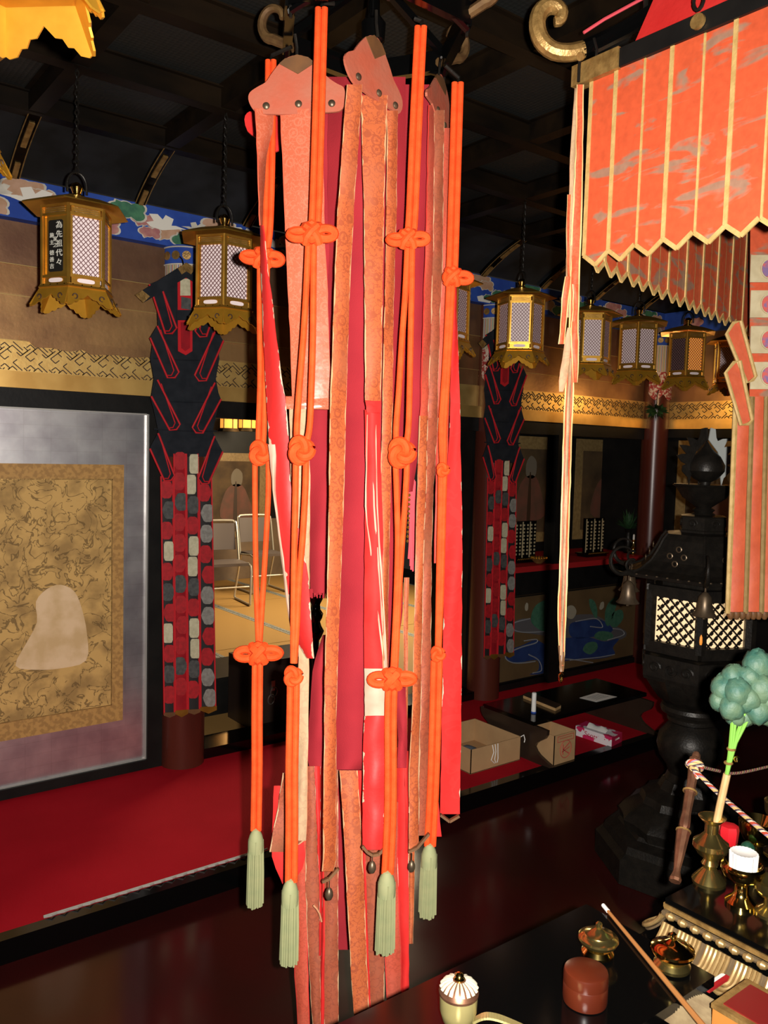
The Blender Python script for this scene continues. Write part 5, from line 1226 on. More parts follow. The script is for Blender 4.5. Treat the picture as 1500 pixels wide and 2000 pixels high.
for k in range(6):
    mid=(iv(k,.236,.80)+iv(k+1,.236,.80))/2; out=(mid-V((IC.x,IC.y,mid.z))).normalized(); tan=V((-out.y,out.x,0)); mb=MB()
    for u0,sg in ((-.07,1),(0,-1),(.07,1)):
        mb.tube([mid+out*.003+tan*(u0+(.026-.0011*q)*cos(q*.42*sg))+V((0,0,(.026-.0011*q)*sin(q*.42*sg))) for q in range(20)],.005,5)
    s_=mb.build('carved_scroll',M['iron'],t,org=o); s_['kind']='stuff'
    mid=(iv(k,.0965,1.39)+iv(k+1,.0965,1.39))/2; mb=MB().tube([mid+out*.002+tan*((.018-.0007*q)*cos(q*.45))+V((0,0,(.018-.0007*q)*sin(q*.45))) for q in range(20)],.0042,5)
    mb.build('box_scroll',M['iron'],t,org=o)
# roof with curved hips
rp=[(.25,1.162),(.31,1.168),(.315,1.182),(.27,1.20),(.225,1.235),(.195,1.28),(.175,1.32),(.155,1.345),(.10,1.352)]
L6(rp,'roof')
for k in range(6):
    MB().tube([iv(k,r_+.003,z) for r_,z in rp[2:8]],.007,6).build('roof_hip',M['iron'],t,org=o)
    P=[iv(k,.305,1.178)]+[iv(k,.355+.055*cos(a),1.235+.055*sin(a)) for a in [-PI*.62+PI*1.35*q/14 for q in range(15)]]
    MB().tube(crom([tuple(p) for p in P],30),[.012-.00028*q for q in range(31)],8).build('corner_curl',M['iron'],t,org=o)
    P=[iv(k,.30,1.185)]+[iv(k,.315+.024*cos(a),1.215+.024*sin(a)) for a in [-PI*.62+PI*1.3*q/10 for q in range(11)]]
    MB().tube(P,.006,6).build('inner_curl',M['iron'],t,org=o)
    c=iv(k,.325,1.165); bl=MB().lathe([(.003,0),(.012,-.006),(.024,-.02),(.028,-.05),(.033,-.075),(.047,-.092),(.045,-.094),(.002,-.09)],18,c+V((0,0,-.012))); bl.tube([c+V((0,0,.01)),c+V((0,0,-.015))],.004,6); bl.tube([c+V((0,0,-.10)),c+V((0,0,-.118))],.006,6)
    bl.build('wind_bell',M['bronze'],t,org=o)
    mb=MB()
    for q in range(7): mb.lathe([(.006,0),(.004,.004),(.001,.005)],8,iv(k,.314,1.18).lerp(iv(k+1,.314,1.18),(q+.5)/7))
    mb.build('eave_studs',M['bronze'],t,org=o)
    # quatrefoil piercing shown as dark inlay with bright rims
    mid=(iv(k,.232,1.262)+iv(k+1,.232,1.262))/2; out=(mid-V((IC.x,IC.y,mid.z))).normalized(); tan=V((-out.y,out.x,0)); mb=MB()
    for (u,v) in ((0,.028),(.03,0),(0,-.028),(-.03,0)):
        mb.tube([mid+tan*(u+.011*cos(a))+V((0,0,v+.011*sin(a)))+out*(.004-v*.5) for a in [2*PI*q/10 for q in range(10)]],.0028,5,closed=True)
    mb.build('quatrefoil',M['bronze'],t,org=o)
L6([(.10,1.35),(.10,1.36),(.095,1.365),(.095,1.415),(.10,1.42),(.06,1.425)],'finial_box')
MB().lathe([(.05,1.425),(.035,1.435),(.045,1.445),(.03,1.455),(.05,1.47),(.085,1.495),(.11,1.535),(.125,1.545),(.12,1.55),(.04,1.548)],28,V((IC.x,IC.y,0)),flute=.03,nf=8).build('lotus_bowl',M['iron'],t,org=o)
MB().lathe([(.02,1.545),(.022,1.56),(.05,1.575),(.073,1.605),(.074,1.63),(.055,1.665),(.028,1.69),(.012,1.71),(.001,1.728)],28,V((IC.x,IC.y,0))).build('jewel',M['iron'],t,org=o)
# flame plates around the jewel
fl=[(.0,.068),(.03,.075),(.055,.10),(.078,.10),(.085,.085),(.095,.105),(.12,.125),(.128,.103),(.128,.085),(.145,.10),(.165,.115),(.165,.09),(.16,.070),(.18,.078),(.197,.088),(.195,.062),(.185,.042),(.2,.035),(.235,.03),(.24,.01),(.19,.004),(.17,.02),(.14,.045),(.10,.06),(.05,.06)]
M['flame']=mat('pale_flame_metal',(.46,.48,.46),.35,.3)
for k,a in enumerate((R(-37.6)+R(8),R(-37.6)+R(188),R(52.4))):
    dr_=V((cos(a),sin(a),0)); base=V((IC.x,IC.y,1.548)); pr_=[base+dr_*(x*1.05)+V((0,0,z*.98)) for z,x in fl]
    n__=V((-dr_.y,dr_.x,0)); MB().prism([p-n__*.003 for p in pr_],n__*.006).build('flame_plate',M['flame'] if k==0 else M['iron'],t,org=o,smooth=False)
light('floor_lantern_lamp','POINT',(IC.x,IC.y,1.0),1.5,(1,.6,.25),.04)
q=iv(0,RC+.02,zc0+.045); MB().lathe([(.004,0),(.006,.01),(.005,.03),(.001,.04)],8,q).build('amber_slit',M['amber'],t,org=o)
# ---------------------------------------------------------------- altar platform with carved gilt edge
ZD=.74; AX,AY=1.495,.945
t=thing('altar_platform','black altar platform with a carved gilt lotus edge at the lower right','altar',(AX+.5,AY-.5,ZF)); o=t.location
X1,Y0=2.75,-.35
MB().box(AX,X1,Y0,AY,ZD-.022,ZD).build('top_slab',M['lacquer'],t,org=o,smooth=False)
MB().box(AX-.004,AX,Y0,AY,ZD-.021,ZD-.012).box(AX,X1,AY,AY+.004,ZD-.021,ZD-.012).build('gilt_edge',M['gilt'],t,org=o,smooth=False)
M['carverim']=mat('gilt_carved_rim',(.40,.27,.11),.35,.45,col2=(.30,.19,.07),nscale=30)
M['carve']=mat('carved_gilt_wood',(.17,.115,.06),.45,.3,col2=(.12,.08,.04),nscale=20,bump=.15,bscale=60)
bd=MB().tube([(AX+.004,Y0,ZD-.034),(AX+.004,AY-.004,ZD-.034)],.006,8).tube([(AX,AY+.002,ZD-.034),(X1,AY+.002,ZD-.034)],.006,8); bd.build('bead_rail',M['carve'],t,org=o)
bmesh_=None; k=0; y=AY-.015
while y>.25:
    b=MB().lathe([(.001,-.011),(.006,-.008),(.009,0),(.006,.008),(.001,.011)],10,M=Matrix.Rotation(R(90),3,'X')) if bmesh_ is None else None
    if b: bmesh_=b.build('edge_bead',M['carverim'],t,loc=V((AX-.002,y,ZD-.034))-o)
    else: inst(bmesh_,'edge_bead',V((AX-.002,y,ZD-.034))-o,t)
    y-=.028
x=AX+.02
while x<X1:
    inst(bmesh_,'edge_bead',V((x,AY+.004,ZD-.034))-o,t,(0,0,R(90))); x+=.028
# petals: each a rounded tongue curling outward, with raised rims
pw_=.062
def petal(o3=None):
    g=[]
    for i in range(9):
        tt=i/8; row=[]
        for j in range(9):
            s=(j/8-.5)*2; hw=pw_*.5*(1 if tt<.55 else math.sqrt(max(.02,1-((tt-.55)/.45)**2)))
            xo=-(.010+.055*tt**1.3)-.004*(1-s*s); row.append(V((xo,s*hw,-.006-.062*tt+.012*tt*tt)))
        g.append(row)
    return MB().sheet(g,-.004)
def petal_rims():
    mb=MB()
    for sc_ in (1.0,.68,.36):
        P=[]
        for k in range(21):
            u=k/20; 
            if u<.3: tt=.62*u/.3*.9; s=-1
            elif u>.7: tt=.62*(1-u)/.3*.9; s=1
            else: a=(u-.3)/.4*PI; tt=.558+.40*sin(a)*sc_; s=-cos(a)
            P.append(V((-(.0165+.055*tt**1.3),s*pw_*.44*sc_,-.003-.062*tt+.012*tt*tt)))
        mb.tube(P,.0046,8)
    return mb
pp=petal().build('lotus_petal',M['carve'],t,loc=V((AX+.006,AY-.035,ZD-.042))-o); pr2=petal_rims().build('petal_rim',M['carverim'],pp); pr2['kind']='stuff'
y=AY-.035-pw_
while y>.2:
    c=inst(pp,'lotus_petal',V((AX+.006,y,ZD-.042))-o,t); inst(pr2,'petal_rim',(0,0,0),c)['kind']='stuff'; y-=pw_
x=AX+.03
while x<X1-.05:
    c=inst(pp,'lotus_petal',V((x,AY-.006,ZD-.042))-o,t,(0,0,R(-90))); inst(pr2,'petal_rim',(0,0,0),c)['kind']='stuff'; x+=pw_
MB().box(AX-.05,X1,Y0,AY+.05,.56,.64).box(AX+.02,X1,Y0,AY-.02,.60,ZD-.02).build('body',M['lacquer'],t,org=o,smooth=False)
MB().box(AX-.02,X1,Y0,AY+.02,ZF+.06,.56).box(AX-.06,X1,Y0,AY+.06,ZF+.002,ZF+.06).build('plinth',M['blackwood'],t,org=o,smooth=False)
# helper: vessel turned from a profile in photo pixels, standing on a plane
def pot(name,label,cat,px,pyB,plane,parts,group=None,n=28):
    B=onZ(px,pyB,plane); dep=(B-CAM).dot(FW); t=thing(name,label,cat,B,group=group)
    for (nm,m,prof,fl,nf) in parts:
        MB().lathe([(r_*dep/F,max(0,(pyB-y)*dep/F*1.06)) for y,r_ in prof],n if not nf else nf*4,B,flute=fl,nf=nf).build(nm,M[m],t,org=B)
    return t,B,dep
pot('flower_vase','brass flower vase on the altar holding the green paper flower','vase',1384,1724,ZD,[('vase_body','brassdull',[(1724,31),(1718,32),(1706,22),(1695,12),(1687,16),(1679,11),(1669,24),(1655,34),(1646,33),(1638,22),(1628,13),(1612,13),(1604,22),(1599,26),(1600,22),(1610,9)],0,0)])
t,B,dep=pot('offering_cup','footed brass cup holding a white pleated paper on the altar','cup',1447,1766,ZD,[('cup','brass',[(1766,30),(1760,30),(1750,18),(1742,13),(1728,13),(1720,20),(1711,36),(1700,41),(1692,40),(1688,36),(1694,30),(1704,10)],0,0),('pleated_paper','paper',[(1706,22),(1704,24.5),(1668,26),(1666,24),(1670,10)],.035,22)])
for i in range(12):
    pass
pot('offering_cup','brass cup at the right edge of the photo, behind the white pleated paper','cup',1476,1676,ZD,[('cup','brass',[(1676,26),(1670,26),(1662,13),(1650,12),(1640,26),(1624,34),(1606,36),(1603,33),(1620,20)],0,0)])
pot('offering_cup','greenish brass cup cut off at the lower right edge','cup',1505,1786,ZD,[('cup','brassdull',[(1786,30),(1780,30),(1768,14),(1755,13),(1748,26),(1735,34),(1722,34),(1724,28),(1738,10)],0,0)])
pot('offering_cup','tall brass cup farthest back at the right edge of the altar','cup',1530,1632,ZD,[('cup','brassdull',[(1650,24),(1644,24),(1632,12),(1615,12),(1605,26),(1590,36),(1570,38),(1568,34),(1590,10)],0,0)])
M['redcap']=mat('red_wax',(.45,.006,.012),.5)
pot('red_offering','small bright red cylinder on a brass foot beside the flower vase','offering',1420,1688,ZD,[('foot','brassdull',[(1688,20),(1680,20),(1672,9),(1660,9),(1652,18),(1648,18)],0,0),('red_block','redcap',[(1649,15),(1645,17),(1622,19),(1614,17),(1612,10)],0,0)],n=7)
M['greenglaze']=mat('dark_green_glaze',(.01,.05,.028),.3)
pot('green_offering','small dark green offering mound between the brass cups','offering',1458,1688,ZD,[('dish','brassdull',[(1688,14),(1682,16),(1670,18),(1668,14)],0,0),('mound','greenglaze',[(1670,14),(1660,15),(1650,11),(1645,4)],0,0)])
# corner post with cords
B=onZ(1318,1722,ZD); dep=(B-CAM).dot(FW); T=D(1361,1468,dep+.20); t=thing('altar_post','slim copper corner post of the altar, tilted, with banded nodes','post',B); o=B
ax=(T-B); Ln=ax.length; axn=ax.normalized(); e1=axn.orthogonal().normalized(); MM=Matrix((e1,axn.cross(e1),axn)).transposed()
k_=dep/F
prof=[(0,11),(.02,12),(.045,9),(.07,7),(.10,7),(.16,9),(.24,11),(.33,13),(.36,14),(.365,9),(.375,8),(.40,11),(.45,10.5),(.50,9),(.60,10),(.655,10.5),(.66,12.5),(.685,12.5),(.69,10),(.72,9.5),(.80,10.5),(.86,12.5),(.875,14),(.89,11),(.91,14.5),(.93,14),(.945,9),(.955,9),(.975,8.5),(.99,6),(1.0,1)]
MB().lathe([(r_*k_,u*Ln) for u,r_ in prof],8,B,M=MM).build('shaft',M['copper'],t,org=o,smooth=True,ang=25)
mb=MB()
for u in (.365,.67,.875):
    mb.tube([B+axn*(u*Ln)+(e1*cos(a)+axn.cross(e1)*sin(a))*(13.5*k_) for a in [2*PI*q/16 for q in range(16)]],.0022,6,closed=True)
mb.build('node_band',M['gilt'],t,org=o)
def ropemat():
    m=bpy.data.materials.new('five_colour_cord'); m.use_nodes=True; nt=m.node_tree; N=nt.nodes; L=nt.links; b=N['Principled BSDF']
    tc=N.new('ShaderNodeTexCoord'); sx=N.new('ShaderNodeSeparateXYZ'); L.new(tc.outputs['UV'],sx.inputs[0])
    f_=mth(N,L,'FRACT',mth(N,L,'ADD',mth(N,L,'MULTIPLY',sx.outputs[1],24.0),sx.outputs[0]))
    cr=N.new('ShaderNodeValToRGB'); cr.color_ramp.interpolation='CONSTANT'; e=cr.color_ramp.elements; e[0].color=(.62,.40,.16,1); e[1].position=.3; e[1].color=(.04,.03,.05,1)
    for p,c in ((.45,(.62,.52,.40)),(.62,(.40,.05,.02)),(.85,(.30,.20,.30))): q=e.new(p); q.color=(*c,1)
    L.new(f_,cr.inputs[0]); L.new(cr.outputs[0],b.inputs['Base Color']); b.inputs['Roughness'].default_value=.7
    return m
M['rope5']=ropemat()
def twistcord(pts,r_):
    P=crom([tuple(p) for p in pts],60); P=[V(p) for p in P]; L=0; g=[]; ref=None
    mb=MB(); vs=[]; fs=[]; uv=[]
    n=8
    for i,p in enumerate(P):
        d_=(P[min(i+1,len(P)-1)]-P[max(i-1,0)]).normalized()
        if i: L+=(P[i]-P[i-1]).length
        a_=d_.orthogonal().normalized() if ref is None else (ref-d_*ref.dot(d_)).normalized(); ref=a_; b_=d_.cross(a_)
        for k in range(n+1): an=2*PI*k/n; vs.append(p+(a_*cos(an)+b_*sin(an))*r_); uv.append((k/n,L))
    for i in range(len(P)-1):
        for k in range(n): q=i*(n+1)+k; fs.append((q,q+1,q+n+2,q+n+1))
    mb.add(vs,fs,uv); return mb
pt_=B+axn*(.86*Ln)
near_=D(1520,1648,dep-.14)
t5=thing('ceremonial_rope','twisted multicoloured cord running from the corner post along the altar edge to the lower right','rope',pt_); 
twistcord([pt_+V((-.012,-.012,.010)),pt_+V((-.016,-.02,-.012)),D(1352,1500,dep+.16),D(1400,1547,dep+.08),D(1450,1590,dep-.02),near_],.0052).build('cord_run',M['rope5'],t5,org=pt_)
twistcord([pt_+(e1*cos(a)+axn.cross(e1)*sin(a))*(16*k_)+axn*(.004*a/3) for a in [2*PI*q/10 for q in range(17)]],.004).build('cord_wrap',M['rope5'],t5,org=pt_)
t6=thing('ceremonial_rope','dim sagging cord from the corner post towards the back of the altar','rope',pt_+V((.02,.02,0)))
twistcord([pt_+V((.012,.004,.004)),D(1400,1505,dep+.35),D(1440,1510,dep+.5),D(1515,1494,dep+.75)],.004).build('cord_run',M['rope5'],t6,org=t6.location)
# paper flower
Bv=onZ(1384,1724,ZD); dv_=(Bv-CAM).dot(FW); M['stemw']=mat('pale_wood_stick',(.52,.32,.14),.6,col2=(.44,.26,.11),nscale=30); M['stemg']=mat('green_wire',(.16,.36,.05),.5); M['petalg']=mat('teal_green_paper',(.026,.095,.070),.6,col2=(.085,.14,.078),nscale=22,bump=.5,bscale=90)
t=thing('paper_flower','teal green lumpy paper flower with pale wooden stem above the brass vase','flower',D(1394,1640,dv_)); o=t.location
MB().tube([D(1393,1640,dv_),D(1406,1575,dv_-.005),D(1420,1512,dv_-.01)],[.0075,.008,.0078],10).build('wood_stem',M['stemw'],t,org=o)
for (a,b,c) in ((1424,1426,1428),(1428,1430,1434),(1432,1440,1450),(1434,1448,1463)):
    MB().tube([D(1419,1515,dv_-.010),D((1419+a)/2+3,1475,dv_-.012),D(a+3,1450,dv_-.015),D(c+4,1392,dv_-.02)],.0042,7).build('wire_stem',M['stemg'],t,org=o)
for y in (1463,1490): MB().tube([D(1428-(y-1463)*.2,y,dv_-.012)+V((.007*cos(a),.007*sin(a),0)) for a in [2*PI*q/10 for q in range(10)]],.003,6,closed=True).build('wire_tie',M['gilt'],t,org=o)
MB().lathe([(.001,-.007),(.005,-.005),(.0075,0),(.005,.005),(.001,.007)],12,D(1439,1483,dv_-.02)).build('gold_bead',M['brass'],t,org=o)
def lump(c,r_,seed):
    mb=MB(); rd=random.Random(seed); n,m_=14,9; ph=[rd.uniform(0,6) for _ in range(4)]; vs=[]
    for i in range(m_+1):
        th=PI*i/m_
        for k in range(n):
            a=2*PI*k/n; w_=1+.10*sin(3*a+ph[0])*sin(2*th+ph[1])+.08*sin(5*a+ph[2])*sin(4*th+ph[3]); vs.append(c+V((cos(a)*sin(th),sin(a)*sin(th),cos(th)*1.05))*r_*w_)
    fs=[(i*n+k,(i+1)*n+k,(i+1)*n+(k+1)%n,i*n+(k+1)%n) for i in range(m_) for k in range(n)]
    return mb.add(vs,fs)
lp=[(1480,1300,30,0),(1462,1322,22,-.01),(1500,1310,30,.02),(1432,1322,24,.0),(1412,1345,24,0),(1440,1352,28,-.02),(1405,1368,20,.0),(1428,1382,24,-.02),(1460,1365,26,-.02),(1488,1345,28,-.02),(1506,1365,28,-.02),(1480,1388,26,-.02),(1455,1396,22,0),(1500,1392,24,0),(1436,1400,18,-.01),(1415,1330,18,.02),(1470,1340,24,.0)]
for i,(x,y,r_,dd) in enumerate(lp): lump(D(x,y,dv_+dd),r_*dv_/F,i).build('petal_lump',M['petalg'],t,org=o,ang=180)
# ---------------------------------------------------------------- side desk with vessels
ZS=.71; t=thing('side_desk','long black lacquered desk in the foreground holding the brass vessels','desk',(.85,.91,ZF)); o=t.location
MB().box(.30,1.382,.765,1.058,ZS-.02,ZS).build('desk_top',M['lacquer'],t,org=o,smooth=False)
MB().box(.33,1.35,.79,1.03,ZS-.07,ZS-.02).build('apron',M['lacquer'],t,org=o,smooth=False)
for x in (.36,1.32):
    for y in (.82,1.0): MB().box(x-.02,x+.02,y-.02,y+.02,ZF,ZS-.07).build('leg',M['lacquer'],t,org=o,smooth=False)
pot('lidded_bowl','small lidded brass bowl left of the stick on the black desk','bowl',1167,1866,ZS,[('bowl','brass',[(1866,24),(1862,31),(1858,31),(1851,25),(1846,29),(1840,33)],0,0),('lid','brassdull',[(1840,36),(1834,39),(1830,38),(1826,29),(1823,27),(1820,17),(1817,12),(1813,6),(1809,7),(1804,6),(1801,2)],0,0)])
pot('lidded_bowl','small lidded brass bowl right of the stick on the black desk','bowl',1312,1892,ZS,[('bowl','brassdull',[(1892,25),(1888,34),(1882,35),(1874,27),(1868,32),(1862,36)],0,0),('lid','brass',[(1862,39),(1856,42),(1852,41),(1848,32),(1845,29),(1842,19),(1839,13),(1835,6),(1830,7),(1825,6),(1822,2)],0,0)])
M['woodred']=mat('red_brown_wood',(.080,.013,.004),.3,col2=(.052,.008,.003),nscale=10,stretch=(1,1,.3))
pot('wooden_case','round red-brown wooden case with a lid on the black desk','case',1142,1955,ZS,[('case_body','woodred',[(1955,38),(1953,42),(1948,43),(1918,43),(1917,42.3)],0,0),('case_lid','woodred',[(1917,43),(1900,43),(1895,41.5),(1893,38),(1892,5)],0,0)],n=40)
t,B,dep=pot('incense_burner','gilt handled incense burner with a fluted lid at the bottom left of the desk','incense burner',893,2026,ZS,[('cup','brassalt',[(2026,26),(2022,28),(2014,16),(2006,13),(1999,20),(1990,31),(1972,36),(1944,37),(1938,36)],0,0)])
k_=dep/F; zt=lambda y:B.z+(2026-y)*k_*1.06
MB().lathe([(38*k_,zt(1942)),(39*k_,zt(1937)),(36*k_,zt(1931)),(28*k_,zt(1922)),(14*k_,zt(1916)),(11*k_,zt(1915))],32,V((B.x,B.y,0))).build('lid',M['copper'],t,org=B)
for q in range(18):
    a=2*PI*q/18; d_=V((cos(a),sin(a),0)); P=[V((B.x,B.y,0))+d_*(r_*k_)+V((0,0,zt(y)+.001)) for r_,y in ((13,1916),(22,1919),(29,1923.5),(35,1931))]
    MB().tube(P,[.0012,.0022,.003,.0034],7).build('lid_flute',M['flute'] if 'flute' in M else M.setdefault('flute',mat('silvered_flute',(.72,.66,.50),.25,.5)),t,org=B)
MB().lathe([(10*k_,zt(1916)),(11*k_,zt(1912)),(7*k_,zt(1909)),(9*k_,zt(1906)),(6*k_,zt(1902)),(1*k_,zt(1900))],16,V((B.x,B.y,0))).build('lid_knob',M['brass'],t,org=B)
hd=[D(908,2004,dep),D(925,1994,dep-.005),D(945,1985,dep-.01),D(965,1986,dep-.012),D(990,1994,dep-.014),D(1030,2012,dep-.015),D(1080,2040,dep-.015)]
mb=MB(); P=[V(p) for p in crom([tuple(p) for p in hd],24)]
for a,b in zip(P[:-1],P[1:]): mb.bar(a,b,.014,.004)
mb.build('handle',M['brassalt'],t,org=B)
# wooden sprinkling stick across the desk
a=onZ(1178,1768,ZS+.006); b=onZ(1385,2018,ZS+.006); t=thing('wooden_stick','long thin wooden stick with a white tip lying across the black desk','stick',a)
MB().tube([a.lerp(b,.06),b],[.0034,.0056],8).build('stick',mat('orange_wood_stick',(.34,.14,.04),.5),t,org=a); MB().tube([a,a.lerp(b,.06)],[.0042,.0042],8).build('white_tip',M['paper'],t,org=a)
# small front stand with box and pleated paper
ZQ=.665; t=thing('front_stand','low black stand at the bottom right corner in front of the desk','stand',(1.2,.5,ZF)); o=t.location
MB().box(1.02,1.40,.18,.745,ZQ-.03,ZQ).build('stand_top',M['lacquer'],t,org=o,smooth=False)
for x in (1.06,1.36):
    for y in (.22,.70): MB().box(x-.02,x+.02,y-.02,y+.02,ZF,ZQ-.03).build('leg',M['lacquer'],t,org=o,smooth=False)
c=onZ(1395,1908,ZQ+.012); t=thing('folded_strip','small red and white edged strip lying at the corner of the front stand','strip',(c.x,c.y,ZQ)); o=t.location
zt_=ZQ+.05; A=onZ(1455,1910,zt_+.03); Bq=onZ(1397,1962,zt_+.03)
t=thing('red_topped_box','small orange gilt box with a dark red top at the bottom right corner','box',((A.x+Bq.x)/2,A.y-.06,ZQ)); o2=t.location
x0,x1,y1=min(A.x,Bq.x),max(A.x,Bq.x),(A.y+Bq.y)/2; y0=y1-.13; x1=max(x1,x0+.09)
M['boxo']=mat('orange_gilt_box',(.62,.24,.05),.4,.3,col2=(.5,.18,.04),nscale=15)
MB().box(x0,x1,y0,y1,ZQ,zt_+.022).build('box_body',M['boxo'],t,org=o2,smooth=False)
MB().box(x0-.002,x1+.002,y0-.002,y1+.002,zt_+.022,zt_+.03).build('box_rim',M['gilt'],t,org=o2,smooth=False)
MB().box(x0+.012,x1-.012,y0+.012,y1-.012,zt_+.029,zt_+.032).build('red_top',mat('dark_red_top',(.16,.008,.008),.4),t,org=o2,smooth=False)
MB().box(c.x-.035,c.x+.035,c.y-.012,c.y-.004,ZQ,ZQ+.006).build('red_band',M['redcloth'],bpy.data.objects['folded_strip'],org=o,smooth=False); MB().box(c.x-.035,c.x+.035,c.y-.004,c.y+.004,ZQ,ZQ+.005).build('white_band',M['paper'],bpy.data.objects['folded_strip'],org=o,smooth=False)
M['pleat']=mat('tan_pleat',(.24,.175,.09),.6,col2=(.15,.10,.05),nscale=30)
c=onZ(1362,2000,ZQ); t=thing('pleated_paper','cream pleated paper fan lying on the front stand','paper',(c.x,c.y,ZQ)); o=t.location
g=[]
for i in range(2):
    row=[]
    for j in range(33):
        u=j/32; row.append(V((c.x-.055+.11*u,c.y+.03-.10*i+.02*u,ZQ+.012+(.011 if j%2 else 0)+.012*sin(PI*u))))
    g.append(row)
MB().sheet(g,.0015).build('pleats',M['pleat'],t,org=o,smooth=False)
# ---------------------------------------------------------------- things on the red carpet at the right
t=thing('low_desk','low black desk with scalloped end boards on the red carpet','desk',(3.83,3.12,0)); o=t.location
MB().box(3.32,4.33,2.94,3.32,.20,.222).build('desk_top',M['lacquer'],t,org=o,smooth=False)
M['dbrown']=mat('dark_brown_lacquer',(.020,.012,.008),.3,col2=(.03,.018,.012),nscale=5)
def endboard(x):
    yc=3.10; pts=[(-.20,.20),(-.25,.19),(-.235,.15),(-.19,.12),(-.165,.085),(-.20,.05),(-.25,.03),(-.27,.0),(.27,.0),(.25,.03),(.20,.05),(.165,.085),(.19,.12),(.235,.15),(.25,.19),(.20,.20)]
    return MB().prism([(x,yc+a,b) for a,b in smooth_closed(pts,2)],(.02,0,0)).build('end_board',M['dbrown'],t,org=o,smooth=False)
endboard(3.325); endboard(4.26)
MB().box(3.36,4.26,3.09,3.11,.15,.20).build('stretcher',M['dbrown'],t,org=o,smooth=False)
# things on the low desk
ZT=.222
a=onZ(1022,1357,ZT+.02); b=onZ(1085,1382,ZT+.02); t=thing('wooden_block','pale-edged dark flat wooden block lying on the low desk','block',((a.x+b.x)/2,(a.y+b.y)/2,ZT)); o=t.location
dx=(b-a); dx.z=0; L_=dx.length; dx.normalize(); ny=V((-dx.y,dx.x,0)); wv=.07
P=[V((a.x,a.y,ZT)),V((b.x,b.y,ZT)),V((b.x,b.y,ZT))+V((.07,.02,0)),V((a.x,a.y,ZT))+V((.07,.02,0))]
MB().prism(P,(0,0,.016)).build('pale_side',M['stemw'],t,org=o,smooth=False); MB().prism([p+V((0,0,.016)) for p in P],(0,0,.006)).build('dark_top',M['dbrown'],t,org=o,smooth=False)
a=onZ(1042,1392,ZT); t=thing('white_stick','short upright white stick standing on the low desk','stick',a); MB().lathe([(.013,0),(.013,.11),(.011,.114)],10,a).build('stick_body',M['paper'],t,org=a); MB().lathe([(.015,0),(.015,.008)],12,a).build('stick_foot',M['blue'],t,org=a)
P=[onZ(x,y,ZT+.001) for x,y in ((1132,1363),(1165,1353),(1205,1361),(1165,1371))]; t=thing('paper_sheet','white printed paper sheet lying on the low desk','paper',P[0]); MB().prism(P,(0,0,.001)).build('sheet',M['paper'],t,org=P[0],smooth=False)
mb=MB(); c=sum(P,V((0,0,0)))/4
for k in range(5):
    u=.25+.12*k; a_=P[0].lerp(P[3],u); b_=P[1].lerp(P[2],u); mb.bar(a_.lerp(b_,.2)+V((0,0,.0014)),a_.lerp(b_,.85)+V((0,0,.0014)),.004,.0006)
mb.build('print_lines',mat('grey_print',(.22,.22,.22),.8),t,org=P[0],smooth=False)
# cardboard boxes
M['card']=mat('cardboard',(.44,.27,.13),.8,col2=(.40,.24,.115),nscale=12,spec=.15); M['stamp']=mat('red_stamp_ink',(.45,.07,.05),.8)
def openbox(label,x0,x1,y0,y1,h):
    t=thing('cardboard_box',label,'box',((x0+x1)/2,(y0+y1)/2,0)); o=t.location; th=.004
    for nm,(a,b,c,d,e,f_) in (('front_side',(x0,x1,y0,y0+th,.002,h)),('back_side',(x0,x1,y1-th,y1,.002,h)),('left_side',(x0,x0+th,y0,y1,.002,h)),('right_side',(x1-th,x1,y0,y1,.002,h)),('bottom',(x0,x1,y0,y1,.001,.005))): MB().box(a,b,c,d,e,f_).build(nm,M['card'],t,org=o,smooth=False)
    return t,o
t,o=openbox('open cardboard box with a red round stamp at the carpet\'s front edge',3.37,3.545,2.835,3.02,.165)
yy=2.834; c=V((3.463,yy,.078))
fr_=[ch_ for ch_ in t.children if ch_.name.startswith('front')][0]
mb=MB().tube([c+V((.045*cos(a),0,.048*sin(a))) for a in [2*PI*q/24 for q in range(24)]],.0022,5,closed=True)
mb.bar(c+V((-.022,0,.028)),c+V((-.022,0,-.028)),.006,.002,V((0,1,0))).bar(c+V((-.02,0,0)),c+V((.028,0,.03)),.006,.002,V((0,1,0))).bar(c+V((-.02,0,0)),c+V((.028,0,-.03)),.006,.002,V((0,1,0))).bar(c+V((-.03,0,-.012)),c+V((.03,0,.006)),.004,.002,V((0,1,0)))
mb.build('round_stamp',M['stamp'],fr_,org=o)
mb=MB()
for a_,b_ in (((-.075,.045),(.055,.045)),((.055,.045),(.055,.075)),((.055,.075),(-.075,.075)),((-.075,.075),(-.075,.045)),((-.06,.062),(.04,.062))): mb.bar((3.470+a_[0]-.0,yy,.08+a_[1]),(3.470+b_[0],yy,.08+b_[1]),.0025,.002,V((0,1,0)))
mb.build('stamp_panel',M['stamp'],fr_,org=o)
t,o=openbox('shallow open cardboard box half hidden behind the wide red streamer',2.92,3.29,3.0,3.36,.13)
MB().lathe([(.001,0),(.05,.004),(.06,.03),(.02,.05),(.001,.052)],14,V((3.09,3.2,.006))).build('dark_bundle',M['greyb'] if 'greyb' in M else mat('grey_blue_cloth',(.08,.10,.13),.8),t,org=o)
st_=MB()
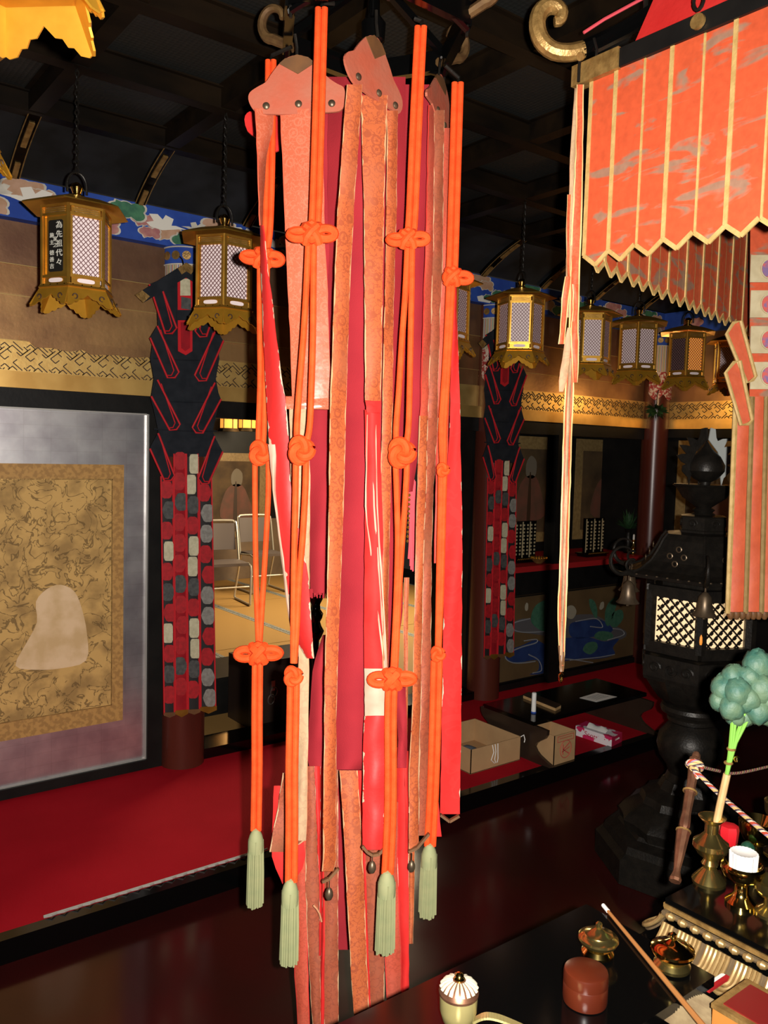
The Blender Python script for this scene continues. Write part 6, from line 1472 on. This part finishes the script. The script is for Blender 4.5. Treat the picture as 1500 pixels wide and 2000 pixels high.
for k in range(3): st_.tube([V((3.07+.02*k,2.997,.128)),V((3.075+.015*k,2.99,.09)),V((3.06+.025*k,2.992,.05)),V((3.085+.01*k,2.992,.028))],.0025,5)
st_.build('white_string',M['paper'],t,org=o)['kind']='stuff'; st_=MB(); st_.tube([V((3.285,2.998,.13)),V((3.30,2.99,.14)),V((3.305,2.985,.115)),V((3.30,2.985,.10))],.003,5); st_.build('white_string',M['paper'],t,org=o)
# tissue box
A=V((3.876,2.845,0)); t=thing('tissue_box','white and crimson tissue box on the carpet near the front edge','tissue box',(3.95,2.96,0)); o=t.location
M['tbox']=mat('tissue_box_card',(.72,.66,.68),.5,col2=(.55,.02,.10),nscale=12,nlo=.50,nhi=.52); M['tred']=mat('crimson_card',(.40,.012,.05),.5)
dxx=V((.985,.17,0)); dyy=V((-.05,1,0)).normalized(); P=[A,A+dxx*.125,A+dxx*.125+dyy*.25,A+dyy*.25]
MB().prism(P,(0,0,.058)).build('box_body',M['tbox'],t,org=o,smooth=False)
MB().prism([p+V((0,-.001,.001)) for p in (P[0]+dxx*.001,P[1]-dxx*.001)]+[p+V((0,-.001,.057)) for p in (P[1]-dxx*.001,P[0]+dxx*.001)],(0,-.0012,0)).build('crimson_end',M['tred'],t,org=o,smooth=False)
g=[[P[0]+dxx*(.03+.065*j/4)+dyy*(.06+.13*i/6)+V((0,0,.058+.022*sin(PI*j/4)*(.4+.6*abs(sin(2.3*i))))) for j in range(5)] for i in range(7)]
MB().sheet(g,.001).build('tissue',M['paper'],t,org=o)
side_=Matrix((( -dyy.x,0,-dxx.x,0),(-dyy.y,0,-dxx.y,0),(0,1,0,0),(0,0,0,1)))
mw=Matrix.Translation(P[0]+dyy*.125-dxx*.001+V((0,0,.028))-V(o))@side_
text(t,'Scottie',M['tred'],.042,mw,'lettering')
mw=Matrix.Translation(P[0].lerp(P[1],.5)+V((0,-.003,.036))-V(o))@Matrix(((dxx.x,0,-dyy.x*-1*-1,0),(dxx.y,0,-dyy.y,0),(0,1,0,0),(0,0,0,1)))
text(t,'Scottie',M['paper'],.018,mw,'lettering')
